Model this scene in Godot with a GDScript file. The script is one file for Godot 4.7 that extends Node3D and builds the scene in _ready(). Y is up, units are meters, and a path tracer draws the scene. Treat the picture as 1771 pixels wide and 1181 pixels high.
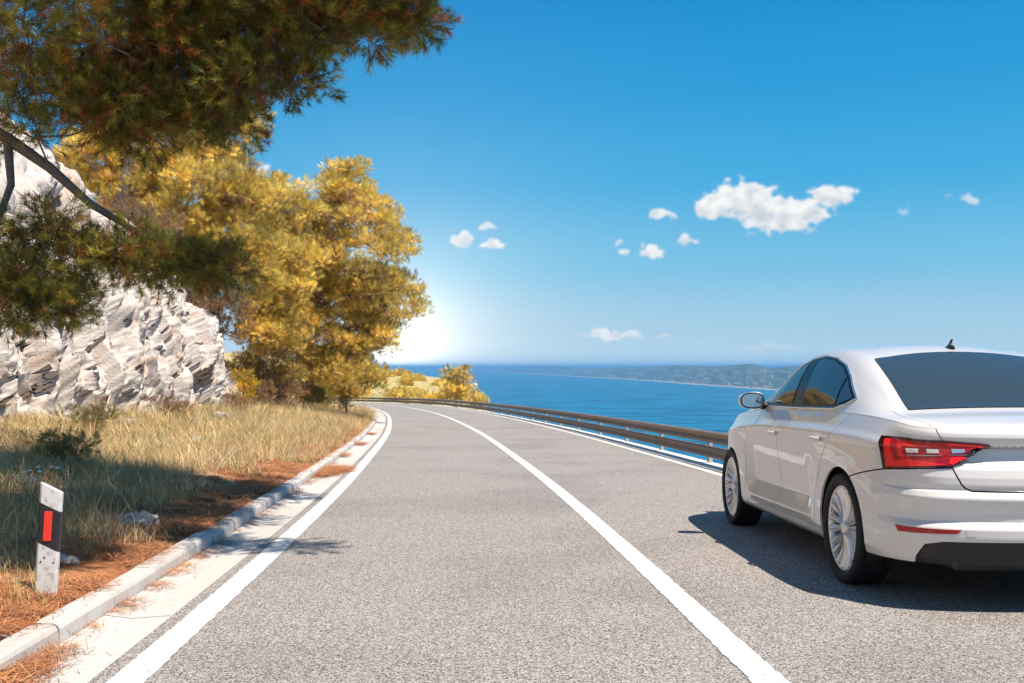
extends Node3D
# A sunlit coastal road that curves left between a rock cutting with pines and the sea; a white saloon car on the right-hand lane.
# Distances: camera 1.174 m above the road, looking along -z; the road plane falls gently away from the camera.

const FOCAL := 1835.0 / 1181.0      # focal length over picture height
const EYE := 1.174
const FALL := 0.0218                # fall of the road per metre
const SEA := -120.0
const EXPOSURE := 1.6

var rng := RandomNumberGenerator.new()
var names := {}
var cl_x := PackedFloat32Array()
var cl_d := PackedFloat32Array()
var cl_t := PackedFloat32Array()
const CL0 := -40.0
const CLSTEP := 0.25

class MB:
	var v := PackedVector3Array()
	var n := PackedVector3Array()
	var c := PackedColorArray()
	var uv := PackedVector2Array()
	var ix := PackedInt32Array()
	func vert(p: Vector3, nn: Vector3, col := Color.WHITE, t := Vector2.ZERO) -> int:
		v.append(p); n.append(nn); c.append(col); uv.append(t)
		return v.size() - 1
	func tri(a: int, b: int, d: int) -> void:
		if (v[b] - v[a]).cross(v[d] - v[a]).dot(n[a] + n[b] + n[d]) > 0.0:
			ix.append(a); ix.append(d); ix.append(b)
		else:
			ix.append(a); ix.append(b); ix.append(d)
	func quad(a: int, b: int, d: int, e: int) -> void:
		tri(a, b, d); tri(a, d, e)
	func face(pts: Array, out: Vector3, col := Color.WHITE) -> void:
		var nn: Vector3 = Vector3.ZERO
		for i in range(1, pts.size() - 1):
			nn += (pts[i] - pts[0]).cross(pts[i + 1] - pts[0])
		nn = nn.normalized()
		if nn.dot(out) < 0.0: nn = -nn
		var k := []
		for p in pts: k.append(vert(p, nn, col, Vector2(p.x + p.z, p.y + p.z)))
		for i in range(1, pts.size() - 1): tri(k[0], k[i], k[i + 1])
	func grid(rows: int, cols: int, at: Callable, out: Vector3, col = null, uvs = null) -> void:
		# at(i, j) -> point; normals by differences, turned towards out
		var base := v.size()
		var pts := PackedVector3Array()
		pts.resize(rows * cols)
		for i in rows:
			for j in cols: pts[i * cols + j] = at.call(i, j)
		for i in rows:
			for j in cols:
				var a := pts[mini(i + 1, rows - 1) * cols + j] - pts[maxi(i - 1, 0) * cols + j]
				var b := pts[i * cols + mini(j + 1, cols - 1)] - pts[i * cols + maxi(j - 1, 0)]
				var nn := a.cross(b).normalized()
				if nn.dot(out) < 0.0: nn = -nn
				vert(pts[i * cols + j], nn, col.call(i, j, nn) if col != null else Color.WHITE, uvs.call(i, j) if uvs != null else Vector2(i, j))
		for i in rows - 1:
			for j in cols - 1:
				var q := base + i * cols + j
				quad(q, q + 1, q + cols + 1, q + cols)
	func box(at: Vector3, size: Vector3, turn := Basis(), bevel := 0.0, col := Color.WHITE) -> void:
		var h := size / 2
		var pt := func(s: Vector3, k: int) -> Vector3:
			var p := Vector3(s.x * h.x, s.y * h.y, s.z * h.z)
			for m in 3:
				if m != k: p[m] -= s[m] * bevel
			return at + turn * p
		var ax := [Vector3.RIGHT, Vector3.UP, Vector3.BACK]
		for k in 3:
			var a := (k + 1) % 3
			var b := (k + 2) % 3
			for s in [-1.0, 1.0]:
				var q := []
				for w in [[-1, -1], [1, -1], [1, 1], [-1, 1]]:
					var g := Vector3.ZERO
					g[k] = s; g[a] = w[0]; g[b] = w[1]
					q.append(pt.call(g, k))
				face(q, turn * (ax[k] * s), col)
				if bevel > 0.0:
					for s2 in [-1.0, 1.0]:
						var g1 := Vector3.ZERO
						g1[k] = s; g1[a] = s2; g1[b] = -1
						var g2 := g1
						g2[b] = 1
						face([pt.call(g1, k), pt.call(g2, k), pt.call(g2, a), pt.call(g1, a)], turn * (ax[k] * s + ax[a] * s2), col)
		if bevel > 0.0:
			for sx in [-1.0, 1.0]:
				for sy in [-1.0, 1.0]:
					for sz in [-1.0, 1.0]:
						var g := Vector3(sx, sy, sz)
						face([pt.call(g, 0), pt.call(g, 1), pt.call(g, 2)], turn * g, col)
	func tube(pts: Array, radii: Array, sides := 6, col := Color.WHITE, cap := true) -> void:
		var up := Vector3.UP
		var rings := []
		for i in pts.size():
			var t: Vector3 = (pts[mini(i + 1, pts.size() - 1)] - pts[maxi(i - 1, 0)]).normalized()
			if absf(t.dot(up)) > 0.95: up = Vector3.RIGHT if absf(t.x) < 0.8 else Vector3.BACK
			var a := t.cross(up).normalized()
			var b := a.cross(t).normalized()
			up = b
			var ring := []
			for k in sides:
				var w := TAU * k / sides
				var dir := a * cos(w) + b * sin(w)
				ring.append(vert(pts[i] + dir * radii[i], dir, col, Vector2(float(k) / sides, i)))
			rings.append(ring)
		for i in pts.size() - 1:
			for k in sides:
				quad(rings[i][k], rings[i][(k + 1) % sides], rings[i + 1][(k + 1) % sides], rings[i + 1][k])
		if cap:
			for e in [0, pts.size() - 1]:
				var t: Vector3 = (pts[0] - pts[1]).normalized() if e == 0 else (pts[-1] - pts[-2]).normalized()
				var q := []
				for k in rings[e]: q.append(v[k])
				face(q, t, col)
	func lathe(profile: Array, axis: Vector3, at: Vector3, segs := 48, col := Color.WHITE, facets := false) -> void:
		# profile: Vector2(radius, distance along the axis), in order; hard edges where a point is repeated
		var a := axis.cross(Vector3.UP if absf(axis.y) < 0.9 else Vector3.RIGHT).normalized()
		var b := axis.cross(a).normalized()
		var base := v.size()
		var m := profile.size()
		for i in m:
			var p0: Vector2 = profile[i]
			var pa: Vector2 = profile[maxi(i - 1, 0)]
			var pb: Vector2 = profile[mini(i + 1, m - 1)]
			if pa.distance_to(p0) < 1e-6: pa = p0
			if pb.distance_to(p0) < 1e-6: pb = p0
			var d := pb - pa
			var nr := Vector2(-d.y, d.x).normalized()
			for k in segs + 1:
				var w := TAU * k / segs
				var dir := a * cos(w) + b * sin(w)
				vert(at + dir * p0.x + axis * p0.y, (dir * nr.x + axis * nr.y).normalized(), col, Vector2(float(k) / segs, i))
		for i in m - 1:
			if profile[i].distance_to(profile[i + 1]) < 1e-6: continue
			for k in segs:
				var q := base + i * (segs + 1) + k
				quad(q, q + 1, q + segs + 2, q + segs + 1)
	func prism(poly: PackedVector2Array, z0: float, z1: float, place := Transform3D(), col := Color.WHITE) -> void:
		var t := Geometry2D.triangulate_polygon(poly)
		for e in [[z0, -1.0], [z1, 1.0]]:
			var nn: Vector3 = place.basis * Vector3(0, 0, e[1])
			var k := []
			for p in poly: k.append(vert(place * Vector3(p.x, p.y, e[0]), nn.normalized(), col, p))
			for i in range(0, t.size(), 3): tri(k[t[i]], k[t[i + 1]], k[t[i + 2]])
		var cw := Geometry2D.is_polygon_clockwise(poly)
		for i in poly.size():
			var a := poly[i]
			var b := poly[(i + 1) % poly.size()]
			var o := Vector2(b.y - a.y, a.x - b.x) * (-1.0 if cw else 1.0)
			face([place * Vector3(a.x, a.y, z0), place * Vector3(b.x, b.y, z0), place * Vector3(b.x, b.y, z1), place * Vector3(a.x, a.y, z1)], place.basis * Vector3(o.x, o.y, 0), col)
	func mesh() -> ArrayMesh:
		var arr := []
		arr.resize(Mesh.ARRAY_MAX)
		arr[Mesh.ARRAY_VERTEX] = v
		arr[Mesh.ARRAY_NORMAL] = n
		arr[Mesh.ARRAY_COLOR] = c
		arr[Mesh.ARRAY_TEX_UV] = uv
		arr[Mesh.ARRAY_INDEX] = ix
		var m := ArrayMesh.new()
		m.add_surface_from_arrays(Mesh.PRIMITIVE_TRIANGLES, arr)
		return m

func numbered(called: String) -> String:
	names[called] = names.get(called, -1) + 1
	return called if names[called] == 0 else "%s_%03d" % [called, names[called]]

func obj(called: String, m: Mesh, mat: Material, parent: Node = self) -> MeshInstance3D:
	var o := MeshInstance3D.new()
	o.name = numbered(called) if parent == self else called
	o.mesh = m
	o.material_override = mat
	parent.add_child(o, true)
	return o

func thing(called: String, label: String, category: String, at := Vector3.ZERO, turn := Basis(), group := "") -> Node3D:
	var o := Node3D.new()
	o.name = numbered(called)
	add_child(o)
	o.transform = Transform3D(turn, at)
	tag(o, label, category, group)
	return o

func tag(o: Node, label: String, category: String, group := "") -> Node:
	o.set_meta("label", label)
	o.set_meta("category", category)
	if group: o.set_meta("group", group)
	return o

func structure(called: String, m: Mesh, mat: Material) -> MeshInstance3D:
	var o := obj(called, m, mat)
	o.set_meta("kind", "structure")
	return o

func copies(called: String, m: Mesh, mat: Material, place: Array, colors: Array, parent: Node = self) -> MultiMeshInstance3D:
	var mm := MultiMesh.new()
	mm.transform_format = MultiMesh.TRANSFORM_3D
	mm.use_colors = true
	mm.mesh = m
	mm.instance_count = place.size()
	var b := PackedFloat32Array()
	b.resize(place.size() * 16)
	var k := 0
	for i in place.size():
		var t: Transform3D = place[i]
		var c: Color = colors[i]
		var x := t.basis.x
		var y := t.basis.y
		var z := t.basis.z
		var o := t.origin
		for w in [x.x, y.x, z.x, o.x, x.y, y.y, z.y, o.y, x.z, y.z, z.z, o.z, c.r, c.g, c.b, 1.0]:
			b[k] = w
			k += 1
	mm.buffer = b
	var r := MultiMeshInstance3D.new()
	r.name = numbered(called) if parent == self else called
	r.multimesh = mm
	r.material_override = mat
	parent.add_child(r, true)
	r.set_meta("kind", "stuff")
	return r

func lin(r: float, g: float, b: float) -> Color:
	return Color(r, g, b).linear_to_srgb()

func mat(color: Color, rough := 0.8, metal := 0.0, spec := 0.5) -> StandardMaterial3D:
	var m := StandardMaterial3D.new()
	m.albedo_color = color
	m.roughness = rough
	m.metallic = metal
	m.metallic_specular = spec
	return m

func tinted(rough := 0.9, back := 0.0, spec := 0.3) -> StandardMaterial3D:
	var m := mat(Color.WHITE, rough, 0.0, spec)
	m.vertex_color_use_as_albedo = true
	if back > 0.0:
		m.backlight_enabled = true
		m.backlight = Color(back, back, back)
	return m

func noise(seed_: int, freq: float, octaves := 4, kind := FastNoiseLite.TYPE_SIMPLEX_SMOOTH) -> FastNoiseLite:
	var f := FastNoiseLite.new()
	f.seed = seed_
	f.frequency = freq
	f.noise_type = kind
	f.fractal_octaves = octaves
	f.fractal_type = FastNoiseLite.FRACTAL_FBM if octaves > 1 else FastNoiseLite.FRACTAL_NONE
	return f

func ntex(f: FastNoiseLite, size := 512, ramp: Gradient = null, normal := false, strength := 6.0) -> NoiseTexture2D:
	var t := NoiseTexture2D.new()
	t.width = size
	t.height = size
	t.seamless = true
	t.noise = f
	if ramp: t.color_ramp = ramp
	t.as_normal_map = normal
	t.bump_strength = strength
	t.generate_mipmaps = false
	return t

func ramp(stops: Array) -> Gradient:
	var g := Gradient.new()
	var o := PackedFloat32Array()
	var c := PackedColorArray()
	for s in stops:
		o.append(s[0])
		c.append(Color(s[1], s[2], s[3]).linear_to_srgb())
	g.offsets = o
	g.colors = c
	return g

func table(t: Array, x: float) -> float:
	if x <= t[0][0]: return t[0][1]
	for i in t.size() - 1:
		if x <= t[i + 1][0]:
			return lerpf(t[i][1], t[i + 1][1], (x - t[i][0]) / (t[i + 1][0] - t[i][0]))
	return t[-1][1]

func soft(t: Array, x: float) -> float:       # the same, smoothed (Catmull-Rom)
	if x <= t[0][0]: return t[0][1]
	for i in t.size() - 1:
		if x <= t[i + 1][0]:
			var h: float = t[i + 1][0] - t[i][0]
			var m0: float = (t[i + 1][1] - t[maxi(i - 1, 0)][1]) / (t[i + 1][0] - t[maxi(i - 1, 0)][0])
			var m1: float = (t[mini(i + 2, t.size() - 1)][1] - t[i][1]) / (t[mini(i + 2, t.size() - 1)][0] - t[i][0])
			var u: float = (x - t[i][0]) / h
			return (2 * u ** 3 - 3 * u * u + 1) * t[i][1] + (u ** 3 - 2 * u * u + u) * h * m0 + (3 * u * u - 2 * u ** 3) * t[i + 1][1] + (u ** 3 - u * u) * h * m1
	return t[-1][1]

# ---------------------------------------------------------------- the road's centre line
func lay_out_road() -> void:
	var bend := [[0.0, 0.0008], [8.0, 0.0031], [16.0, 0.0005], [25.0, 0.0025], [35.0, 0.0009], [50.0, 0.0031], [65.0, 0.0006], [80.0, 0.0089], [100.0, 0.0168], [125.0, 0.0245], [150.0, 0.0321]]
	var x := 1.054
	var d := 4.0
	var t := 0.0523
	var back := int(-CL0 / CLSTEP)
	var count := back + int(170 / CLSTEP)
	cl_x.resize(count); cl_d.resize(count); cl_t.resize(count)
	for i in back + 1:
		var s := CL0 + i * CLSTEP
		cl_x[i] = x - sin(t) * s
		cl_d[i] = d + cos(t) * s
		cl_t[i] = t
	for i in range(back + 1, count):
		var s := (i - back) * CLSTEP
		var t1 := t + table(bend, s - CLSTEP / 2) * CLSTEP
		x -= sin((t + t1) / 2) * CLSTEP
		d += cos((t + t1) / 2) * CLSTEP
		t = t1
		cl_x[i] = x; cl_d[i] = d; cl_t[i] = t

func along(s: float) -> Vector3:              # x, distance, heading
	var k := clampf((s - CL0) / CLSTEP, 0, cl_x.size() - 1.001)
	var i := int(k)
	var f := k - i
	return Vector3(lerpf(cl_x[i], cl_x[i + 1], f), lerpf(cl_d[i], cl_d[i + 1], f), lerpf(cl_t[i], cl_t[i + 1], f))

func rp(s: float, o: float, h := 0.0) -> Vector3:   # s along the road, o to the right of its centre, h above its plane
	var a := along(s)
	var d := a.y + o * sin(a.z)
	return Vector3(a.x + o * cos(a.z), h - FALL * d, -d)

func widen(s: float) -> float:                # the outer edge swings out beside the car
	return 1.5 * (1.0 - smoothstep(3.0, 10.0, s))

# ---------------------------------------------------------------- camera, sky, sun
func set_view() -> void:
	var cam := Camera3D.new()
	cam.name = "camera"
	cam.position = Vector3(0, EYE, 0)
	var near := 0.1
	cam.set_frustum(near / FOCAL, Vector2(0, near * 45.5 / 1835.0), near, 300000.0)
	add_child(cam)
	cam.current = true
	var sun := DirectionalLight3D.new()
	sun.name = "sun"
	sun.light_color = Color(1.0, 0.945, 0.87)
	sun.light_energy = 1.5
	sun.light_angular_distance = 0.5
	sun.shadow_enabled = true
	add_child(sun)
	sun.look_at_from_position(Vector3(0.345, 0.894, 0.285) * 100.0, Vector3.ZERO, Vector3.UP)
	var e := Environment.new()
	e.background_mode = Environment.BG_SKY
	e.sky = Sky.new()
	var m := PanoramaSkyMaterial.new()
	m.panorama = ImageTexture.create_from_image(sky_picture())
	e.sky.sky_material = m
	e.tonemap_mode = Environment.TONE_MAPPER_LINEAR
	e.tonemap_exposure = EXPOSURE
	e.sdfgi_enabled = true
	e.ssao_enabled = true
	e.ssil_enabled = true
	e.fog_enabled = FOG > 0.0
	e.fog_density = FOG
	e.fog_light_color = Color(0.5, 0.78, 1.0)
	var w := WorldEnvironment.new()
	w.name = "air"
	w.environment = e
	add_child(w)

const FOG := 0.00007

func sky_picture() -> Image:
	var W := 4096
	var H := 2048
	var im := Image.create(W, H, false, Image.FORMAT_RGBF)
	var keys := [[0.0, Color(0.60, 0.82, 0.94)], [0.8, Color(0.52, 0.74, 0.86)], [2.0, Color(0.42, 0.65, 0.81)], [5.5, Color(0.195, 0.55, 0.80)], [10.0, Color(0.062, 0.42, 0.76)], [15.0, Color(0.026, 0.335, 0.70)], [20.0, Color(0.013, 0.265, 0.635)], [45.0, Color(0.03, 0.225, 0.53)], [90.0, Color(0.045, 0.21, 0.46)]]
	var tone := func(alt: float) -> Color:
		for i in keys.size() - 1:
			if alt <= keys[i + 1][0]:
				return keys[i][1].lerp(keys[i + 1][1], smoothstep(0.0, 1.0, (alt - keys[i][0]) / (keys[i + 1][0] - keys[i][0])) * 0.4 + 0.6 * (alt - keys[i][0]) / (keys[i + 1][0] - keys[i][0]))
		return keys[-1][1]
	for r in H:
		var alt := 90.0 - (r + 0.5) / H * 180.0
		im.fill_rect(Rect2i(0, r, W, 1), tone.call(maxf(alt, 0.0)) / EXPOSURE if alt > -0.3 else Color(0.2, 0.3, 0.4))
	# fair-weather clouds: lobes at (azimuth, altitude) in degrees with their half widths, and wisps
	var lobes := [[10.9, 8.45, 1.2, .85, 1.0], [12.0, 8.8, 1.6, 1.15, 1.0], [13.1, 8.4, 1.7, 1.1, 1.0], [14.4, 7.95, 1.7, 1.0, 1.0], [15.5, 8.0, 1.3, .95, 1.0], [16.7, 8.75, 1.3, .62, 1.0], [14.3, 7.4, 1.9, .6, .95], [12.6, 7.6, .7, .3, .8], [11.0, 8.0, .6, .2, .7],
		[8.0, 8.15, .62, .32, .9], [8.65, 7.98, .35, .16, .8], [9.35, 6.72, .5, .38, .8], [7.5, 6.18, .72, .34, .95], [6.03, 6.2, .38, .26, .8], [5.65, 6.67, .2, .2, .6],
		[-2.75, 6.9, .8, .38, .8], [-1.25, 7.55, .55, .28, .65], [-1.05, 6.6, .8, .28, .85], [-13.2, 10.3, .4, .28, .8],
		[5.45, 1.75, 1.7, .27, .75], [4.6, 1.82, .8, .2, .6], [8.2, 1.72, .5, .12, .5], [13.5, .98, 1.5, .16, .55], [23.4, 8.25, .6, .2, .6], [20.3, 7.9, .3, .3, .4], [22.4, 8.4, .3, .12, .3], [-8.4, 2.2, .6, .2, .5],
		[-30, 9, 2.2, .8, .9], [34, 7, 2, .7, .9], [52, 10, 2.5, .9, .8], [-62, 8, 2, .8, .8], [95, 6, 2, .6, .8], [150, 9, 2.4, .9, .9], [-120, 7, 2.2, .8, .9], [185, 6, 1.6, .5, .8]]
	var n1 := noise(11, 0.55, 5)
	var n2 := noise(12, 1.1, 3)
	var n3 := noise(13, 0.9, 2)
	var px := W / 360.0
	var cover := {}
	for l in lobes:
		for yy in range(int((90.0 - l[1] - l[3] * 1.7) * px), int((90.0 - l[1] + l[3] * 1.7) * px) + 1):
			for xx in range(int((l[0] - l[2] * 1.7) * px), int((l[0] + l[2] * 1.7) * px) + 1):
				var az := (xx + 0.5) / px
				var al := 90.0 - (yy + 0.5) / px
				var wx: float = az + 0.35 * n1.get_noise_2d(az * 1.3, al * 2.0 + 40)
				var wy: float = al + 0.3 * n1.get_noise_2d(az * 1.3 + 90, al * 2.0)
				var q := Vector2((wx - l[0]) / l[2], (wy - l[1]) / l[3])
				if q.y < 0: q.y *= 1.25
				var dens: float = 1.0 - q.length() + 0.42 * n2.get_noise_2d(az * 1.2, al * 1.6)
				if dens <= 0: continue
				var key := Vector2i(xx, yy)
				var a: float = smoothstep(0.0, 0.30, dens) * l[4]
				var shade: float = clampf(0.55 + 0.45 * q.y + 0.8 * n3.get_noise_2d(az + 7, al * 1.4), 0, 1)
				if not cover.has(key) or cover[key].x < a: cover[key] = Vector2(a, maxf(shade, cover[key].y * 0.6 if cover.has(key) else 0.0))
	for key in cover:
		var x := posmod(key.x, W)
		var c: Vector2 = cover[key]
		var cloud := Color(0.62, 0.68, 0.74).lerp(Color(0.97, 0.965, 0.95), c.y)
		im.set_pixel(x, key.y, im.get_pixel(x, key.y).lerp(cloud / EXPOSURE, c.x))
	# a sun glow painted into the sky low over the sea ahead
	var g0 := Vector2(-6.2, 0.9)
	for yy in range(int(68 * px), int(91 * px)):
		for xx in range(int(-32 * px), int(26 * px)):
			var q := Vector2((xx + 0.5) / px - g0.x, 90.0 - (yy + 0.5) / px - g0.y)
			var t := q.length()
			var core := exp(-pow(t / 1.9, 1.1))
			var wide := exp(-t / 4.2)
			if wide < 0.004: continue
			var x := posmod(xx, W)
			var c := im.get_pixel(x, yy)
			im.set_pixel(x, yy, Color(c.r + (1.5 * core + 0.72 * wide) / EXPOSURE, c.g + (1.35 * core + 0.54 * wide) / EXPOSURE, c.b + (1.1 * core + 0.34 * wide) / EXPOSURE))
	return im

# ---------------------------------------------------------------- road, kerb, markings, rail
func asphalt() -> StandardMaterial3D:
	var m := mat(Color.WHITE, 0.88, 0.0, 0.35)
	var f := noise(3, 0.10, 2, FastNoiseLite.TYPE_CELLULAR)
	f.cellular_return_type = FastNoiseLite.RETURN_CELL_VALUE
	f.cellular_jitter = 1.0
	f.fractal_gain = 0.6
	m.albedo_texture = ntex(f, 2048, ramp([[0.0, 0.03, 0.029, 0.028], [0.27, 0.11, 0.103, 0.10], [0.5, 0.30, 0.279, 0.269], [0.72, 0.43, 0.404, 0.392], [1.0, 0.60, 0.57, 0.56]]))
	m.uv1_triplanar = true
	m.uv1_world_triplanar = true
	m.uv1_scale = Vector3.ONE * 0.72
	m.heightmap_enabled = true
	m.heightmap_scale = 0.35
	m.heightmap_texture = m.albedo_texture
	var big := noise(5, 0.008, 4)
	m.detail_enabled = true
	m.detail_uv_layer = BaseMaterial3D.DETAIL_UV_2
	m.detail_blend_mode = BaseMaterial3D.BLEND_MODE_MUL
	m.detail_albedo = ntex(big, 512, ramp([[0.0, 0.78, 0.775, 0.775], [0.36, 0.90, 0.89, 0.885], [0.52, 0.97, 0.965, 0.96], [1.0, 1.0, 0.98, 0.97]]))
	m.uv2_triplanar = true
	m.uv2_world_triplanar = true
	m.uv2_scale = Vector3.ONE * 0.09
	return m

func concrete(c: Color) -> StandardMaterial3D:
	var m := mat(c, 0.9, 0.0, 0.3)
	m.albedo_texture = ntex(noise(21, 0.02, 5), 512, ramp([[0.0, 0.78, 0.76, 0.74], [0.4, 0.95, 0.94, 0.93], [1.0, 1.0, 1.0, 1.0]]))
	m.uv1_triplanar = true
	m.uv1_world_triplanar = true
	m.uv1_scale = Vector3.ONE * 1.3
	m.heightmap_enabled = true
	m.heightmap_scale = 0.12
	m.heightmap_texture = ntex(noise(22, 0.2, 3), 512)
	return m

func strip(s0: float, s1: float, o0: Callable, o1: Callable, h: float, step: float, across := 2) -> MB:
	var b := MB.new()
	var n := int(ceil((s1 - s0) / step)) + 1
	b.grid(n, across, func(i: int, j: int):
		var s := s0 + (s1 - s0) * i / (n - 1)
		return rp(s, lerpf(o0.call(s), o1.call(s), float(j) / (across - 1)), h), Vector3.UP)
	return b

func make_road() -> void:
	structure("road", strip(-38, 165, func(s: float): return -2.745, func(s: float): return 2.70 + widen(s), 0.0, 0.5, 9).mesh(), asphalt())
	var paint := mat(Color.WHITE, 0.75, 0.0, 0.4)
	paint.albedo_texture = ntex(noise(31, 0.06, 5), 512, ramp([[0.0, 0.22, 0.21, 0.205], [0.26, 0.40, 0.39, 0.385], [0.40, 0.62, 0.61, 0.60], [1.0, 0.69, 0.68, 0.67]]))
	paint.uv1_triplanar = true
	paint.uv1_world_triplanar = true
	paint.uv1_scale = Vector3.ONE * 0.9
	var e := noise(33, 9.0, 3)
	var rough := func(s: float, k: float) -> float: return 0.010 * e.get_noise_2d(s, k * 50.0)
	var lines := structure("road_marking", strip(-38, 40, func(s: float): return -2.665 + rough.call(s, 1), func(s: float): return -2.515 + rough.call(s, 2), 0.004, 0.04).mesh(), paint)
	for d in [[40.0, 160.0, -2.665, -2.515]]:
		obj("edge_line", strip(d[0], d[1], func(s: float): return d[2], func(s: float): return d[3], 0.004, 0.5).mesh(), paint, lines)
	obj("centre_line", strip(-38, 40, func(s: float): return -0.075 + rough.call(s, 3), func(s: float): return 0.075 + rough.call(s, 4), 0.004, 0.04).mesh(), paint, lines)
	obj("centre_line", strip(40, 160, func(s: float): return -0.075, func(s: float): return 0.075, 0.004, 0.5).mesh(), paint, lines)
	obj("edge_line", strip(-38, 160, func(s: float): return 2.465 + widen(s) + rough.call(s, 5), func(s: float): return 2.59 + widen(s), 0.004, 0.2).mesh(), paint, lines)
	# concrete gutter and kerb, laid in separate pieces
	var con := [concrete(lin(0.53, 0.51, 0.49)), concrete(lin(0.50, 0.48, 0.46)), concrete(lin(0.55, 0.535, 0.52))]
	var gutter := Node3D.new()
	gutter.name = "gutter"
	gutter.set_meta("kind", "structure")
	add_child(gutter)
	var kerb := Node3D.new()
	kerb.name = "kerb"
	kerb.set_meta("kind", "structure")
	add_child(kerb)
	var s := -6.1
	var k := 0
	while s < 150.0:
		var length := 2.6 if s < 40 else 4.0
		var b := MB.new()
		sweep(b, s + 0.004, s + length - 0.006, [Vector2(-2.75, -0.15), Vector2(-2.75, -0.006), Vector2(-2.756, 0.0), Vector2(-2.95, -0.012), Vector2(-3.09, 0.006), Vector2(-3.098, 0.0), Vector2(-3.098, -0.15)], 0.65, rng.randf_range(-0.003, 0.004))
		obj("gutter_slab", b.mesh(), con[k % 3], gutter)
		s += length
		k += 1
	s = -6.1
	while s < 150.0:
		var length := 0.8 if s < 60 else 2.0
		var b := MB.new()
		var jog := rng.randf_range(-0.006, 0.006)
		sweep(b, s + 0.006, s + length - 0.006, [Vector2(-3.10 + jog, -0.1), Vector2(-3.108 + jog, 0.064), Vector2(-3.118 + jog, 0.082), Vector2(-3.136 + jog, 0.090), Vector2(-3.225 + jog, 0.092), Vector2(-3.245 + jog, 0.084), Vector2(-3.245 + jog, -0.1)], 0.4, rng.randf_range(-0.004, 0.004))
		obj("kerb_stone", b.mesh(), con[(k * 7 + 1) % 3], kerb)
		s += length
		k += 1
	var edge := MB.new()
	sweep(edge, -38, 160, [Vector2(2.635, -0.1), Vector2(2.637, 0.018), Vector2(2.65, 0.026), Vector2(3.02, 0.026), Vector2(3.02, -0.3)], 0.5, 0.0, true)
	structure("concrete_edging", edge.mesh(), concrete(lin(0.66, 0.645, 0.63)))

func sweep(b: MB, s0: float, s1: float, profile: Array, step: float, lift := 0.0, wide := false) -> void:
	# a section swept along the road, flat shaded across the section, closed at both ends
	var n := maxi(2, int(ceil((s1 - s0) / step)) + 1)
	var mid := Vector2.ZERO
	for p in profile: mid += p / profile.size()
	for i in profile.size() - 1:
		var rows := []
		var d: Vector2 = profile[i + 1] - profile[i]
		var nn := Vector2(-d.y, d.x).normalized()
		if nn.dot((profile[i] + profile[i + 1]) / 2 - mid) < 0: nn = -nn
		for k in n:
			var s := s0 + (s1 - s0) * k / (n - 1)
			var w := widen(s) if wide else 0.0
			var a := along(s).z
			var n3 := Vector3(cos(a) * nn.x, nn.y, -sin(a) * nn.x).normalized()
			rows.append([b.vert(rp(s, profile[i].x + w, profile[i].y + lift), n3, Color.WHITE, Vector2(s, profile[i].x)), b.vert(rp(s, profile[i + 1].x + w, profile[i + 1].y + lift), n3, Color.WHITE, Vector2(s, profile[i + 1].x))])
		for k in n - 1: b.quad(rows[k][0], rows[k][1], rows[k + 1][1], rows[k + 1][0])
	for e in [[s0, -1.0], [s1, 1.0]]:
		var q := []
		for p in profile: q.append(rp(e[0], p.x + (widen(e[0]) if wide else 0.0), p.y + lift))
		var t := along(e[0]).z
		b.face(q, Vector3(-sin(t), 0, -cos(t)) * e[1])

func make_rail() -> void:
	var steel := mat(lin(0.27, 0.205, 0.155), 0.6, 0.25, 0.5)
	steel.albedo_texture = ntex(noise(41, 0.03, 5), 256, ramp([[0.0, 0.55, 0.48, 0.42], [0.5, 0.9, 0.87, 0.84], [1.0, 1.0, 1.0, 1.0]]))
	steel.uv1_triplanar = true
	steel.uv1_world_triplanar = true
	var galv := mat(lin(0.46, 0.46, 0.455), 0.6, 0.3, 0.5)
	var t := thing("guard_rail", "long brown steel double guard rail along the seaward edge of the road", "guard rail", rp(20, 2.9))
	var inv := t.transform.affine_inverse()
	var bay := 3.5
	var s := -8.15
	# a W-shaped beam: offset towards the road and height, about its middle
	var w := [Vector2(0.0, 0.092), Vector2(-0.012, 0.09), Vector2(-0.05, 0.068), Vector2(-0.052, 0.045), Vector2(-0.016, 0.016), Vector2(-0.010, 0.0), Vector2(-0.016, -0.016), Vector2(-0.052, -0.045), Vector2(-0.05, -0.068), Vector2(-0.012, -0.09), Vector2(0.0, -0.092)]
	while s < 150.0:
		for h in [0.452, 0.218]:
			var b := MB.new()
			var n := 4 if s > 60 else 8
			b.grid(n + 1, w.size(), func(i: int, j: int):
				var q := s - 0.12 + (bay + 0.24) * i / n
				var lap := 0.004 if i == 0 else 0.0
				return inv * rp(q, 2.875 + w[j].x - lap + widen(q), h + w[j].y), -basis_right(s))
			obj("beam", b.mesh(), steel, t)
		var p := MB.new()
		var a := along(s).z
		var turn := Basis(Vector3.UP, a)
		p.box(inv * rp(s, 2.965 + widen(s), 0.16), Vector3(0.06, 0.74, 0.11), turn, 0.006)
		obj("post", p.mesh(), galv, t)
		for h in [0.452, 0.218]:
			var q := MB.new()
			q.box(inv * rp(s, 2.906 + widen(s), h), Vector3(0.055, 0.10, 0.07), turn, 0.004)
			q.box(inv * rp(s, 2.862 + widen(s), h), Vector3(0.012, 0.024, 0.024), turn, 0.003)
			obj("spacer", q.mesh(), steel, t)
		s += bay

func basis_right(s: float) -> Vector3:
	var a := along(s).z
	return Vector3(cos(a), 0, -sin(a))

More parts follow.
